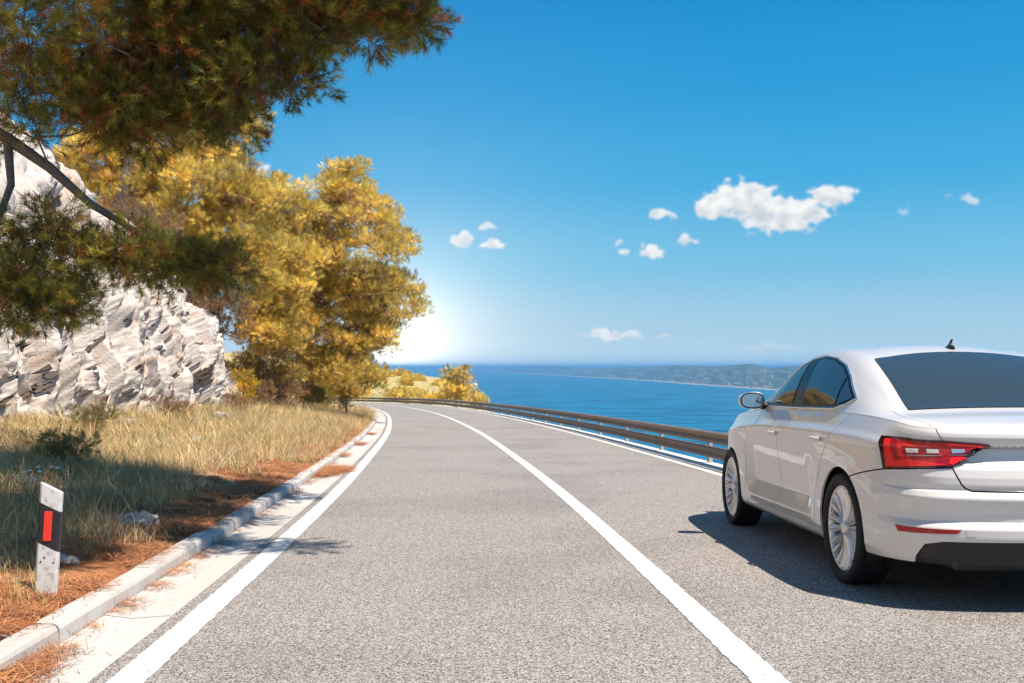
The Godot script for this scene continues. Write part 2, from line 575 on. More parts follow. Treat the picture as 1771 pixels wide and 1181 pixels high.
func make_post() -> void:
	# the delineator: a slim white post with a slanted head, a slanted black band and a red reflector
	var at := rp(1.78, -3.42, 0.11)
	var t := thing("delineator_post", "white roadside marker post with slanted black band and red reflector", "marker post", at, Basis(Vector3.UP, 0.16) * Basis(Vector3.BACK, -0.055))
	var white := mat(lin(0.66, 0.67, 0.67), 0.55)
	white.albedo_texture = ntex(noise(51, 0.02, 5), 256, ramp([[0.0, 0.45, 0.45, 0.45], [0.35, 0.9, 0.9, 0.9], [1.0, 1.0, 1.0, 1.0]]))
	white.uv1_triplanar = true
	white.uv1_scale = Vector3.ONE * 4.0
	var black := mat(lin(0.018, 0.02, 0.026), 0.45)
	var red := mat(lin(0.75, 0.045, 0.03), 0.3)
	var piece := func(called: String, y0: float, y1: float, m: Material, grow: float) -> Node:
		# section of the post between two slanted cuts (higher at its left edge)
		var b := MB.new()
		var w := 0.056 + grow
		var z := 0.026 + grow
		var cut := 0.052
		var ring := [Vector2(-w, z * 0.5), Vector2(-w + 0.012, z), Vector2(w - 0.012, z), Vector2(w, z * 0.5), Vector2(w, -z * 0.5), Vector2(w - 0.012, -z), Vector2(-w + 0.012, -z), Vector2(-w, -z * 0.5)]
		for i in 8:
			var a: Vector2 = ring[i]
			var d: Vector2 = ring[(i + 1) % 8]
			var lo := func(q: Vector2) -> float: return (y0 - cut * q.x / 0.112) if y0 > 0.0 else -0.08
			var hi := func(q: Vector2) -> float: return y1 - cut * q.x / 0.112
			b.face([Vector3(a.x, lo.call(a), a.y), Vector3(d.x, lo.call(d), d.y), Vector3(d.x, hi.call(d), d.y), Vector3(a.x, hi.call(a), a.y)], Vector3(a.x + d.x, 0, a.y + d.y))
		var top := []
		for q in ring: top.append(Vector3(q.x, y1 - cut * q.x / 0.112, q.y))
		b.face(top, Vector3.UP)
		return obj(called, b.mesh(), m, t)
	piece.call("lower_body", 0.0, 0.245, white, 0.0)
	piece.call("band", 0.2455, 0.455, black, 0.0006)
	piece.call("head", 0.4555, 0.555, white, 0.0)
	var r := MB.new()
	r.box(Vector3(-0.004, 0.355, 0.029), Vector3(0.040, 0.155, 0.008), Basis(), 0.002)
	obj("reflector", r.mesh(), red, t)
	var spots := MB.new()
	for q in [Vector2(-0.012, 0.19), Vector2(0.035, 0.165), Vector2(-0.03, 0.168)]:
		spots.lathe([Vector2(0.0, 0.002), Vector2(0.0045, 0.002), Vector2(0.0045, 0.0)], Vector3.BACK, Vector3(q.x, q.y, 0.026), 8)
	obj("bolt", spots.mesh(), black, t)

# ---------------------------------------------------------------- land and sea
var n_low := FastNoiseLite.new()
var n_mid := FastNoiseLite.new()
var n_fine := FastNoiseLite.new()
var cell_a := FastNoiseLite.new()
var cell_b := FastNoiseLite.new()
var cell_c := FastNoiseLite.new()
var cell_crack := FastNoiseLite.new()
var cell_split := FastNoiseLite.new()
const FOOT := [[-40.0, 9.5], [0.0, 8.8], [5.0, 8.4], [10.0, 7.9], [14.0, 7.3], [20.0, 6.5], [24.0, 6.5], [28.0, 7.0], [35.0, 7.6], [60.0, 8.0], [100.0, 8.5], [165.0, 9.0]]
const FACE := [[-40.0, 3.4], [10.0, 3.5], [16.0, 3.3], [20.0, 2.9], [24.0, 2.1], [28.0, 1.2], [31.0, 0.6], [40.0, 0.5], [165.0, 0.5]]
const BANK := [[-40.0, 1.1], [18.0, 1.1], [26.0, 0.95], [34.0, 0.75], [60.0, 0.55], [100.0, 0.3], [165.0, 0.15]]

func set_noises() -> void:
	n_low = noise(61, 0.35, 3)
	n_mid = noise(62, 1.4, 3)
	n_fine = noise(63, 7.0, 3)
	for k in [[cell_a, 64, 0.8], [cell_b, 65, 1.9], [cell_c, 66, 5.0], [cell_crack, 67, 1.0], [cell_split, 68, 2.0]]:
		var f: FastNoiseLite = k[0]
		f.noise_type = FastNoiseLite.TYPE_CELLULAR
		f.seed = k[1]
		f.frequency = k[2]
		f.fractal_type = FastNoiseLite.FRACTAL_NONE
		f.cellular_return_type = FastNoiseLite.RETURN_CELL_VALUE
		f.cellular_jitter = 1.0
	cell_crack.cellular_return_type = FastNoiseLite.RETURN_DISTANCE2_SUB
	cell_split.cellular_return_type = FastNoiseLite.RETURN_DISTANCE2_SUB

func verge_h(s: float, o: float) -> float:
	var a := soft(FOOT, s)
	var t := clampf((-o - 3.245) / (a - 3.245), 0.0, 1.0)
	return 0.078 + 0.05 * minf(t * 6.0, 1.0) + 0.58 * pow(t, 1.6) + 0.05 * minf(t * 4.0, 1.0) * n_low.get_noise_2d(s * 3.0, o * 3.0)

func land_h(s: float, o: float) -> float:      # height of the cutting and the slope above it, without the rock's relief
	var a := soft(FOOT, s)
	if -o <= a: return verge_h(s, o)
	var f := soft(FACE, s)
	var run := -o - a - 0.31 * f
	return verge_h(s, -a) - 0.05 + (f * clampf((-o - a) / (0.31 * f), 0.0, 1.0) if run < 0.0 else f + minf(run, 6.0) * soft(BANK, s))

func left_land() -> void:
	var stone := tinted(0.92, 0.0, 0.3)
	stone.albedo_texture = ntex(noise(71, 0.03, 5), 512, ramp([[0.0, 0.50, 0.47, 0.45], [0.35, 0.85, 0.83, 0.81], [1.0, 1.0, 1.0, 1.0]]))
	stone.uv1_triplanar = true
	stone.uv1_world_triplanar = true
	stone.uv1_scale = Vector3.ONE * 0.9
	stone.heightmap_enabled = true
	stone.heightmap_scale = 0.9
	stone.heightmap_texture = ntex(noise(72, 0.035, 5), 512)
	var soil_a := Color(0.34, 0.145, 0.065)
	var soil_b := Color(0.64, 0.44, 0.27)
	var soil_c := Color(0.36, 0.24, 0.14)
	for part in [["rock_cutting", 1.0, 36.0, 0.065, 34, 130, 60, 10], ["hillside", 36.0, 150.0, 0.9, 12, 16, 20, 10], ["verge", -38.0, 1.0, 0.6, 14, 12, 14, 8]]:
		var rows := int((part[2] - part[1]) / part[3]) + 1
		var q0: int = part[4]
		var q1: int = part[5]
		var q2: int = part[6]
		var q3: int = part[7]
		var cols := q0 + q1 + q2 + q3
		var rocky := PackedFloat32Array()
		rocky.resize(rows * cols)
		var soil := PackedFloat32Array()
		soil.resize(rows * cols)
		var b := MB.new()
		b.grid(rows, cols, func(i: int, j: int):
			var s: float = part[1] + (part[2] - part[1]) * i / (rows - 1)
			var a := soft(FOOT, s) + 0.45 * n_low.get_noise_1d(s * 2.0)
			var f := soft(FACE, s) * (1.0 + 0.16 * n_low.get_noise_1d(s * 1.6 + 50.0))
			var bk := soft(BANK, s)
			var o: float
			var h: float
			var r := 0.0
			if j < q0:
				o = -lerpf(3.243, a, float(j) / q0)
				h = verge_h(s, o) - (0.03 if j == 0 else 0.0)
			elif j < q0 + q1:
				var t := float(j - q0) / q1
				o = -(a + (0.12 + 0.75 * t * t) * f * 0.36)
				if j == q0: o = -a
				h = verge_h(s, -a) - 0.05 + f * t
				r = clampf(t * 8.0, 0, 1) * clampf((f - 0.7) / 0.5, 0.0, 1.0)
			elif j < q0 + q1 + q2:
				var t := float(j - q0 - q1) / q2
				o = -(a + 0.87 * f * 0.36 + 6.0 * t)
				h = verge_h(s, -a) - 0.05 + f + 6.0 * t * bk * (1.0 - 0.15 * t)
				r = clampf((f - 0.9) / 0.8, 0.0, 1.0)
			else:
				var t := float(j - q0 - q1 - q2 + 1) / q3
				o = -(a + 0.87 * f * 0.36 + 6.0 + 11.0 * t)
				h = verge_h(s, -a) - 0.05 + f + 5.1 * bk + 11.0 * t * bk * 0.55
				r = 0.3
			rocky[i * cols + j] = r
			soil[i * cols + j] = -o - 3.2
			var p := rp(s, o, h)
			if r > 0.0:
				var w := Vector3(p.x + 0.3 * p.y, p.y * 0.42 - 0.12 * p.z, p.z * 1.2 + 0.22 * p.y)
				var bend := 0.12 * n_mid.get_noise_3dv(p)
				w += Vector3(bend, bend, bend)
				var crack := cell_crack.get_noise_3dv(w)
				var d := 0.34 * n_low.get_noise_3dv(p * 1.5) + 0.27 * cell_a.get_noise_3dv(w) + 0.10 * cell_b.get_noise_3dv(w) + 0.022 * cell_c.get_noise_3dv(p) + 0.02 * n_fine.get_noise_3dv(p * 0.6) - 0.17 * (1.0 - smoothstep(-1.0, -0.9, crack)) - 0.085 * (1.0 - smoothstep(-1.0, -0.87, cell_split.get_noise_3dv(w))) - 0.03 * (1.0 - smoothstep(-1.0, -0.84, cell_split.get_noise_3dv(w * 2.3 + Vector3(5, 9, 2))))
				p += (basis_right(s) * 0.85 + Vector3(0, 0.5, 0.2)) * d * r
			elif j >= q0:
				p.y += 0.25 * n_low.get_noise_2d(p.x * 2, p.z * 2)
			return p, Vector3(0.6, 0.8, 0.1), func(i: int, j: int, nn: Vector3):
			var p: Vector3 = rp(part[1] + (part[2] - part[1]) * i / (rows - 1), -3.2 - soil[i * cols + j], 0)
			p.y = j * 0.04
			var r: float = rocky[i * cols + j]
			var near_kerb := 1.0 - smoothstep(0.3, 1.3, soil[i * cols + j] + 0.8 * n_mid.get_noise_2d(p.x, p.z))
			var c := soil_b.lerp(soil_c, clampf(0.5 + 0.9 * n_mid.get_noise_2d(p.x * 0.8 + 9, p.z * 0.8), 0, 1)).lerp(soil_a, near_kerb)
			if r > 0.0:
				var st := clampf(n_mid.get_noise_3dv(p * 0.9) * 2.2 - 0.1, 0, 1)
				var g := clampf(n_low.get_noise_3dv(p * 1.7 + Vector3(31, 0, 0)) * 1.5, 0, 1)
				var rock := Color(0.63, 0.59, 0.565).lerp(Color(0.45, 0.27, 0.17), st * 0.6).lerp(Color(0.30, 0.30, 0.31), maxf(g * 0.5, clampf(n_fine.get_noise_3dv(p * 1.3) * 3.0 - 0.8, 0, 0.8)))
				c = c.lerp(rock, smoothstep(0.05, 0.35, r + 0.3 * n_fine.get_noise_3dv(p * 0.5)))
			return c)
		structure(part[0], b.mesh(), stone)

func edge_x(d: float) -> float:
	return table([[40.0, 3.0], [60.0, 0.4], [75.0, -1.3], [90.0, -2.6], [105.0, -4.5], [125.0, -7.0], [160.0, -9.5], [200.0, -11.0], [300.0, -17.0], [420.0, -30.0]], d)

func head_y(x: float, d: float) -> float:
	# the headland round the bend: level with the road, then a low hill that runs down to the sea on the right
	var y := -FALL * minf(d, 132.0) - 0.35
	var inland := edge_x(d) - x
	y += smoothstep(134.0, 260.0, d) * clampf(inland * 0.125, 0.0, 14.0) * 0.95
	y += smoothstep(128.0, 150.0, d) * 0.6
	if inland < 0.0: y -= minf(-inland * 0.9, 130.0)
	y += 0.5 * smoothstep(130.0, 170.0, d) * n_low.get_noise_2d(x * 0.25, d * 0.25)
	return y

func land_and_sea() -> void:
	left_land()
	# the outer bank below the guard rail
	var earth := tinted(0.95)
	var b := MB.new()
	var prof := [Vector2(3.0, -0.02), Vector2(3.25, -0.12), Vector2(4.4, -1.3), Vector2(12.0, -9.0), Vector2(60.0, -60.0), Vector2(110.0, -125.0)]
	b.grid(60, prof.size(), func(i: int, j: int):
		var s := -38.0 + 100.0 * i / 59.0
		return rp(s, prof[j].x + widen(s), prof[j].y + (0.5 * n_low.get_noise_2d(s, j * 5.0) if j > 2 else 0.0)), Vector3.UP, func(i: int, j: int, nn: Vector3): return Color(0.33, 0.25, 0.15))
	structure("outer_bank", b.mesh(), earth)
	var h := MB.new()
	var hx := 110
	var hd := 90
	h.grid(hd, hx, func(i: int, j: int):
		var d := 42.0 + 380.0 * pow(float(i) / (hd - 1), 1.5)
		var t := float(j) / (hx - 1)
		var x := edge_x(d) + (140.0 * pow(1.0 - t / 0.3, 2.0) if t < 0.3 else -170.0 * pow((t - 0.3) / 0.7, 1.8))
		return Vector3(x, head_y(x, d), -d), Vector3.UP, func(i: int, j: int, nn: Vector3):
		var k := clampf(0.5 + n_low.get_noise_2d(i * 4.0, j * 3.0), 0, 1)
		return Color(0.52, 0.40, 0.20).lerp(Color(0.30, 0.27, 0.10), k))
	structure("headland", h.mesh(), earth)
	# the sea
	var water := mat(lin(0.001, 0.14, 0.27), 0.3, 0.0, 0.15)
	water.albedo_texture = ntex(noise(81, 0.006, 5), 1024, ramp([[0.0, 0.3, 0.42, 0.52], [0.42, 0.6, 0.7, 0.76], [0.6, 0.95, 0.97, 0.97], [1.0, 1.0, 1.0, 1.0]]))
	water.uv1_scale = Vector3(1, 1, 1)
	water.normal_enabled = true
	water.normal_texture = ntex(noise(82, 0.02, 5), 512, null, true, 8.0)
	water.normal_scale = 0.9
	var w := MB.new()
	w.grid(60, 41, func(i: int, j: int):
		var d := -4000.0 + 154000.0 * pow(float(i) / 59.0, 3.0)
		var x := 150000.0 * pow(absf(j - 20) / 20.0, 3.0) * signf(j - 20)
		return Vector3(x, SEA, -d), Vector3.UP, null, func(i: int, j: int):
		var d := -4000.0 + 154000.0 * pow(float(i) / 59.0, 3.0)
		var x := 150000.0 * pow(absf(j - 20) / 20.0, 3.0) * signf(j - 20)
		return Vector2(x / 2600.0, d / 1100.0))
	structure("sea", w.mesh(), water)
	far_coast()

func far_coast() -> void:
	# a low hilly coast across the water, nearer towards the right, and a fainter island beyond its left end
	var m := tinted(0.95)
	# by bearing (metres to the right per metre ahead): metres to the shore, metres of the ridge above the sea
	var shore := [[-0.057, 40428], [-0.019, 29647], [0.008, 22235], [0.011, 21525], [0.050, 15620], [0.062, 14345], [0.075, 13173], [0.117, 10342], [0.119, 10200], [0.160, 8086], [0.171, 7667], [0.188, 7118], [0.208, 6557], [0.220, 6264], [0.224, 6180], [0.234, 5977], [0.244, 5775], [0.261, 5475], [0.280, 5171], [0.308, 4860], [0.389, 4118], [0.934, 3474], [1.479, 3474]]
	var ridge := [[-0.057, -28], [-0.019, 48], [0.008, 94], [0.011, 98], [0.050, 84], [0.062, 77], [0.075, 73], [0.117, 98], [0.119, 99], [0.160, 118], [0.171, 114], [0.188, 109], [0.208, 121], [0.220, 130], [0.224, 132], [0.234, 119], [0.244, 103], [0.261, 111], [0.280, 119], [0.308, 128], [0.389, 139], [0.934, 156], [1.479, 148]]
	var fn := noise(91, 0.02, 4)
	var spot := func(bear: float, t: float) -> Vector3:
		var d := table(shore, bear) * (1.0 + 0.45 * t)
		var top := soft(ridge, bear) + 0.0036 * table(shore, bear) * smoothstep(-0.055, 0.0, bear)
		var y := 0.0
		if t < 0.6667: y = top * (sin(t / 0.6667 * PI / 2) * (0.85 + 0.15 * t / 0.6667) + 0.09 * fn.get_noise_2d(bear * 1100.0, t * 160.0) * sin(t / 0.6667 * PI))
		else: y = top * (1.0 - (t - 0.6667) * 2.5)
		return Vector3(bear * d, SEA + y + (-2.0 if t == 0.0 else 0.0), -d)
	var b := MB.new()
	b.grid(260, 26, func(i: int, j: int):
		var bear := -0.057 + (0.49 * i / 200.0 if i < 200 else 0.49 + 1.035 * (i - 200) / 59.0)
		return spot.call(bear, j / 25.0), Vector3(0, 1, 0.4), func(i: int, j: int, nn: Vector3):
		var k := clampf(0.45 + 1.1 * fn.get_noise_2d(i * 9.0, j * 22.0), 0, 1)
		if j == 0: return Color(0.5, 0.47, 0.4)
		return Color(0.05, 0.085, 0.085).lerp(Color(0.20, 0.21, 0.19), k * k * 0.7))
	structure("coast_hills", b.mesh(), m)
	var isle := MB.new()
	isle.grid(60, 8, func(i: int, j: int):
		var bear := -0.052 + 0.18 * i / 59.0
		var d := 33000.0 * (1.0 + 0.25 * j / 7.0)
		var hh := 130.0 * maxf(0.0, sin(PI * i / 59.0)) * (1.0 + 0.55 * sin(i * 0.33)) * sin(PI * minf(j / 5.0, 1.0) * 0.5) * (1.0 if j < 6 else 0.5)
		return Vector3(bear * d, SEA + hh + 2.0 * j, -d), Vector3(0, 1, 0.4), func(i: int, j: int, nn: Vector3): return Color(0.07, 0.09, 0.06))
	structure("island", isle.mesh(), m)
	# the white houses of the villages along that shore: too far off to count
	var cube := MB.new()
	cube.box(Vector3(0, 0.5, 0), Vector3(1, 1, 1))
	var place := []
	var tint := []
	rng.seed = 911
	for k in 420:
		var bear := rng.randf_range(0.024, 0.302)
		if fn.get_noise_1d(bear * 2200.0) < -0.05 and rng.randf() < 0.8: continue
		var t := pow(rng.randf(), 2.2) * 0.5 + 0.012
		var p: Vector3 = spot.call(bear, t)
		var z := rng.randf_range(5, 11)
		place.append(Transform3D(Basis(Vector3.UP, rng.randf() * TAU).scaled(Vector3(z, z * 0.6, z)), p))
		tint.append(Color(0.75, 0.7, 0.64) if rng.randf() < 0.75 else Color(0.5, 0.3, 0.2))
	tag(copies("far_village", cube.mesh(), tinted(0.9), place, tint), "scatter of tiny white houses along the far shore across the sea", "village")

# ---------------------------------------------------------------- plants
func needle_tuft(count: int, length: float, twig: float, width: float, spread: float, seed_: int) -> ArrayMesh:
	var r := RandomNumberGenerator.new()
	r.seed = seed_
	var b := MB.new()
	for k in count:
		var t := pow(r.randf(), 0.7)
		var p := Vector3(0, t * twig, 0)
		var w := r.randf() * TAU
		var lean := spread * (1.15 - 0.65 * t) * r.randf_range(0.75, 1.2)
		var d := Vector3(cos(w) * sin(lean), cos(lean), sin(w) * sin(lean))
		var side := d.cross(Vector3(cos(w + 1.9), 0.3, sin(w + 1.9))).normalized() * width
		var l := length * r.randf_range(0.7, 1.1)
		var nn := d.cross(side).normalized()
		var shade := r.randf_range(0.75, 1.2)
		var c := Color(shade, shade, shade)
		var q := [b.vert(p - side, nn, c), b.vert(p + side, nn, c), b.vert(p + d * l + Vector3(0, -0.12 * l * l / length, 0), nn, c)]
		b.tri(q[0], q[1], q[2])
	b.tube([Vector3(0, -0.03, 0), Vector3(0, twig, 0)], [width * 1.4, width * 0.8], 3, Color(0.9, 0.6, 0.4), false)
	return b.mesh()

func facing(y: Vector3, roll: float, k: Vector3) -> Basis:
	y = y.normalized()
	var x := y.cross(Vector3(0.31, 0.2, 0.93)).normalized()
	var z := x.cross(y)
	return Basis(x * k.x, y * k.y, z * k.z) * Basis(Vector3.UP, roll)

func pads_in(lobes: Array, count: int, size: Vector2) -> Array:
	var out := []
	var total := 0.0
	for l in lobes: total += l[1].x * l[1].y
	for l in lobes:
		for k in int(ceil(count * l[1].x * l[1].y / total)):
			var d := Vector3(rng.randfn(), rng.randfn(), rng.randfn()).normalized()
			var q := pow(rng.randf_range(0.15, 1.0), 0.45)
			out.append([l[0] + Vector3(d.x * l[1].x, d.y * l[1].y, d.z * l[1].z) * q, rng.randf_range(size.x, size.y)])
	return out

# pads: [centre, radius]; look: tufts per pad, tuft meshes, tuft scale, palette [[weight, Color]...], wood, up (how far tufts turn upwards), bare (share of pads that are dead twigs)
func grow(root: Node3D, trunk: Array, pads: Array, look: Dictionary, part := "crown") -> void:
	var inv := root.transform.affine_inverse()
	var wood := MB.new()
	var nodes := []
	var pts := []
	var rad := []
	for i in trunk.size():
		pts.append(inv * trunk[i][0])
		rad.append(trunk[i][1])
		nodes.append(trunk[i][0])
		if i + 1 < trunk.size():
			nodes.append(trunk[i][0].lerp(trunk[i + 1][0], 0.5))
	wood.tube(pts, rad, 9)
	for limb in look.get("limbs", []):
		var lp := []
		var lr := []
		for q in limb:
			lp.append(inv * q[0])
			lr.append(q[1])
			nodes.append(q[0])
		wood.tube(lp, lr, 8)
	pads.sort_custom(func(a, b): return nearest(nodes, a[0])[1] < nearest(nodes, b[0])[1])
	var place := []
	var tint := []
	for p in pads:
		var c: Vector3 = p[0]
		var near: Array = nearest(nodes, c)
		var from: Vector3 = nodes[near[0]]
		var l: float = near[1]
		var mid := from.lerp(c, 0.55) + Vector3(rng.randfn(), rng.randfn() - 0.3, rng.randfn()) * l * 0.09
		var r0: float = look.get("twig", 0.011) + 0.011 * l
		wood.tube([inv * from, inv * mid, inv * c], [r0, r0 * 0.7, r0 * 0.3], 5, Color.WHITE, false)
		nodes.append(mid)
		nodes.append(c)
		for k in int(look.get("spurs", 4)):
			var d := Vector3(rng.randfn(), rng.randfn() * 0.6 + 0.2, rng.randfn()).normalized()
			var a := from.lerp(c, rng.randf_range(0.5, 1.0))
			var e: Vector3 = c + d * p[1] * rng.randf_range(0.5, 0.95)
			wood.tube([inv * a, inv * (a.lerp(e, 0.5) + Vector3(rng.randfn(), rng.randfn(), rng.randfn()) * 0.03), inv * e], [r0 * 0.32, r0 * 0.22, 0.002], 3, Color.WHITE, false)
		var n := int(look.n * rng.randf_range(0.75, 1.25) * pow(p[1] / look.r, 1.7))
		var mood := rng.randfn() * 0.16
		var dead: bool = rng.randf() < look.get("bare", 0.0)
		if dead: n = int(n * 0.5)
		for k in n:
			var d := Vector3(rng.randfn(), rng.randfn() + look.up * 0.6, rng.randfn()).normalized()
			var at: Vector3 = c + Vector3(d.x, d.y * look.get("flat", 0.75), d.z) * p[1] * pow(rng.randf_range(0.08, 1.0), 0.5)
			var y: Vector3 = d * 0.7 + Vector3(0, look.up, 0) + Vector3(rng.randfn(), rng.randfn(), rng.randfn()) * 0.28
			var s: float = look.scale * rng.randf_range(0.75, 1.25)
			place.append(Transform3D(facing(y, rng.randf() * TAU, Vector3.ONE * s), inv * at))
			tint.append(choose(look.palette if not dead else look.dead, mood))
	var trunk_mat: Material = look.wood
	obj("trunk", wood.mesh(), trunk_mat, root)
	var half := place.size() / 2
	var m: Array = look.tufts
	for k in m.size():
		var a := place.size() * k / m.size()
		var b := place.size() * (k + 1) / m.size()
		copies(part, m[k], look.leaf, place.slice(a, b), tint.slice(a, b), root)

func nearest(nodes: Array, p: Vector3) -> Array:
	var best := 0
	var bd := 1e9
	for i in nodes.size():
		var d: float = nodes[i].distance_squared_to(p)
		if d < bd:
			bd = d
			best = i
	return [best, sqrt(bd)]

func choose(palette: Array, mood: float) -> Color:
	var t := rng.randf()
	var c: Color = palette[-1][1]
	for p in palette:
		if t < p[0]:
			c = p[1]
			break
		t -= p[0]
	var k := exp(mood + rng.randfn() * 0.16)
	return Color(c.r * k, c.g * k, c.b * k)

func bark() -> StandardMaterial3D:
	var m := mat(lin(0.25, 0.21, 0.185), 0.9)
	m.albedo_texture = ntex(noise(101, 0.05, 4), 256, ramp([[0.0, 0.4, 0.36, 0.34], [0.6, 0.9, 0.86, 0.84], [1.0, 1.0, 1.0, 1.0]]))
	m.uv1_triplanar = true
	m.uv1_scale = Vector3(2.5, 2.5, 2.5)
	m.heightmap_enabled = true
	m.heightmap_scale = 1.2
	m.heightmap_texture = ntex(noise(102, 0.05, 4), 256)
	return m

func plants() -> void:
	rng.seed = 4242
	var leaf := tinted(0.6, 1.0, 0.35)
	var wood := bark()
	var near_tufts := [needle_tuft(46, 0.075, 0.10, 0.0017, 1.0, 1), needle_tuft(40, 0.085, 0.08, 0.0017, 0.85, 2), needle_tuft(50, 0.065, 0.12, 0.0017, 1.1, 3)]
	var far_tufts := [needle_tuft(58, 0.13, 0.14, 0.0027, 0.9, 4), needle_tuft(54, 0.12, 0.17, 0.0027, 1.05, 5)]
	var dark := [[0.38, Color(0.25, 0.25, 0.06)], [0.32, Color(0.48, 0.42, 0.08)], [0.15, Color(0.13, 0.17, 0.06)], [0.15, Color(0.48, 0.21, 0.07)]]  # near pine: its shade is put into these darker needle colours
	var rust := [[0.6, Color(0.38, 0.14, 0.05)], [0.4, Color(0.28, 0.15, 0.07)]]
	var sunlit_gold := [[0.44, Color(0.90, 0.71, 0.17)], [0.26, Color(0.72, 0.61, 0.17)], [0.22, Color(0.95, 0.82, 0.30)], [0.08, Color(0.58, 0.37, 0.19)]]  # far pines and bushes: sunlight is put into these yellow needle colours
	var gold_dead := [[0.5, Color(0.48, 0.31, 0.20)], [0.5, Color(0.36, 0.26, 0.17)]]
	# the near pine: it stands on the rock to the left, outside the picture; its limbs reach over the verge
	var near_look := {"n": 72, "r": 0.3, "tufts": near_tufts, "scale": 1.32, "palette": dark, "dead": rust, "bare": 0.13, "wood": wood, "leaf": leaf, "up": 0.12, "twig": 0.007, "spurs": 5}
	var base := rp(8.5, -10.2, 4.6)
	var t := thing("pine_tree", "large pine in shaded dark green whose boughs hang over the verge in the upper left corner", "tree", base)
	var trunk := [[base + Vector3(0, -1.0, 0), 0.24], [base + Vector3(0.3, 0.6, 0.1), 0.2], [base + Vector3(1.0, 2.0, 0.2), 0.16], [base + Vector3(2.2, 3.0, 0.4), 0.12], [base + Vector3(3.8, 3.4, 0.5), 0.09], [base + Vector3(5.6, 3.5, 0.4), 0.06], [base + Vector3(7.2, 3.45, 0.2), 0.03]]
	near_look.limbs = [[[base + Vector3(0.6, 1.2, 0.1), 0.13], [Vector3(-5.6, 3.75, -10.4), 0.09], [Vector3(-4.85, 3.38, -10.2), 0.06], [Vector3(-4.4, 3.08, -10.1), 0.05], [Vector3(-4.02, 2.74, -10.1), 0.038], [Vector3(-3.5, 2.42, -10.15), 0.028], [Vector3(-2.7, 2.24, -10.2), 0.012]], [[Vector3(-4.85, 3.38, -10.2), 0.045], [Vector3(-4.72, 2.9, -10.0), 0.035], [Vector3(-4.85, 2.4, -9.9), 0.025], [Vector3(-4.6, 1.9, -9.9), 0.012]]]
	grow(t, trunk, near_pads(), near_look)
	mid_trees(far_tufts, sunlit_gold, gold_dead, leaf, wood)
	grass()

func near_pads() -> Array:
	# [x, y, distance] of the middles of the foliage masses and their half sizes
	var masses := [
		[Vector3(-3.9, 4.35, -10.3), Vector3(1.25, 0.75, 1.2), 66], [Vector3(-2.75, 4.6, -10.3), Vector3(1.0, 0.5, 1.0), 42],
		[Vector3(-4.25, 3.6, -10.2), Vector3(0.7, 0.3, 0.9), 15], [Vector3(-3.35, 3.75, -10.4), Vector3(0.75, 0.4, 0.8), 24], [Vector3(-2.65, 3.95, -10.2), Vector3(0.5, 0.28, 0.6), 13],
		[Vector3(-1.85, 4.6, -10.2), Vector3(0.75, 0.34, 0.6), 26], [Vector3(-1.15, 4.62, -10.2), Vector3(0.35, 0.16, 0.4), 8], [Vector3(-0.85, 4.55, -10.1), Vector3(0.18, 0.08, 0.2), 3], [Vector3(-2.15, 3.95, -10.3), Vector3(0.22, 0.12, 0.3), 3],
		[Vector3(-4.6, 2.45, -9.9), Vector3(0.6, 0.2, 0.6), 11], [Vector3(-3.75, 2.22, -10.1), Vector3(0.5, 0.14, 0.4), 9], [Vector3(-3.0, 2.15, -10.2), Vector3(0.5, 0.13, 0.35), 11],
		[Vector3(-4.55, 1.95, -9.8), Vector3(0.4, 0.28, 0.5), 9], [Vector3(-4.35, 1.75, -9.9), Vector3(0.3, 0.2, 0.4), 5],
		# crown above the picture, with unseen masses added to shade the verge
		[Vector3(-3.8, 5.9, -10.3), Vector3(2.0, 0.7, 2.0), 30], [Vector3(-1.2, 5.9, -10.2), Vector3(1.4, 0.5, 1.0), 16], [Vector3(-2.7, 5.7, -6.9), Vector3(2.2, 0.6, 1.5), 70], [Vector3(-0.9, 5.6, -6.7), Vector3(1.1, 0.4, 0.9), 46], [Vector3(-0.25, 4.62, -6.4), Vector3(0.75, 0.14, 0.35), 11], [Vector3(-3.6, 5.6, -9.0), Vector3(1.5, 0.5, 1.2), 24], [Vector3(-2.6, 5.3, -5.0), Vector3(2.0, 0.5, 1.2), 50], [Vector3(-1.3, 5.3, -8.0), Vector3(1.2, 0.3, 1.0), 56], [Vector3(-1.1, 5.5, -9.6), Vector3(1.1, 0.3, 0.9), 38], [Vector3(-1.7, 5.2, -5.3), Vector3(1.2, 0.3, 0.8), 40]]
	var out := []
	for m in masses:
		for k in m[2]:
			var d := Vector3(rng.randfn(), rng.randfn(), rng.randfn()).normalized() * pow(rng.randf(), 0.33)
			out.append([m[0] + Vector3(d.x * m[1].x, d.y * m[1].y, d.z * m[1].z), rng.randf_range(0.15, 0.33)])
	return out

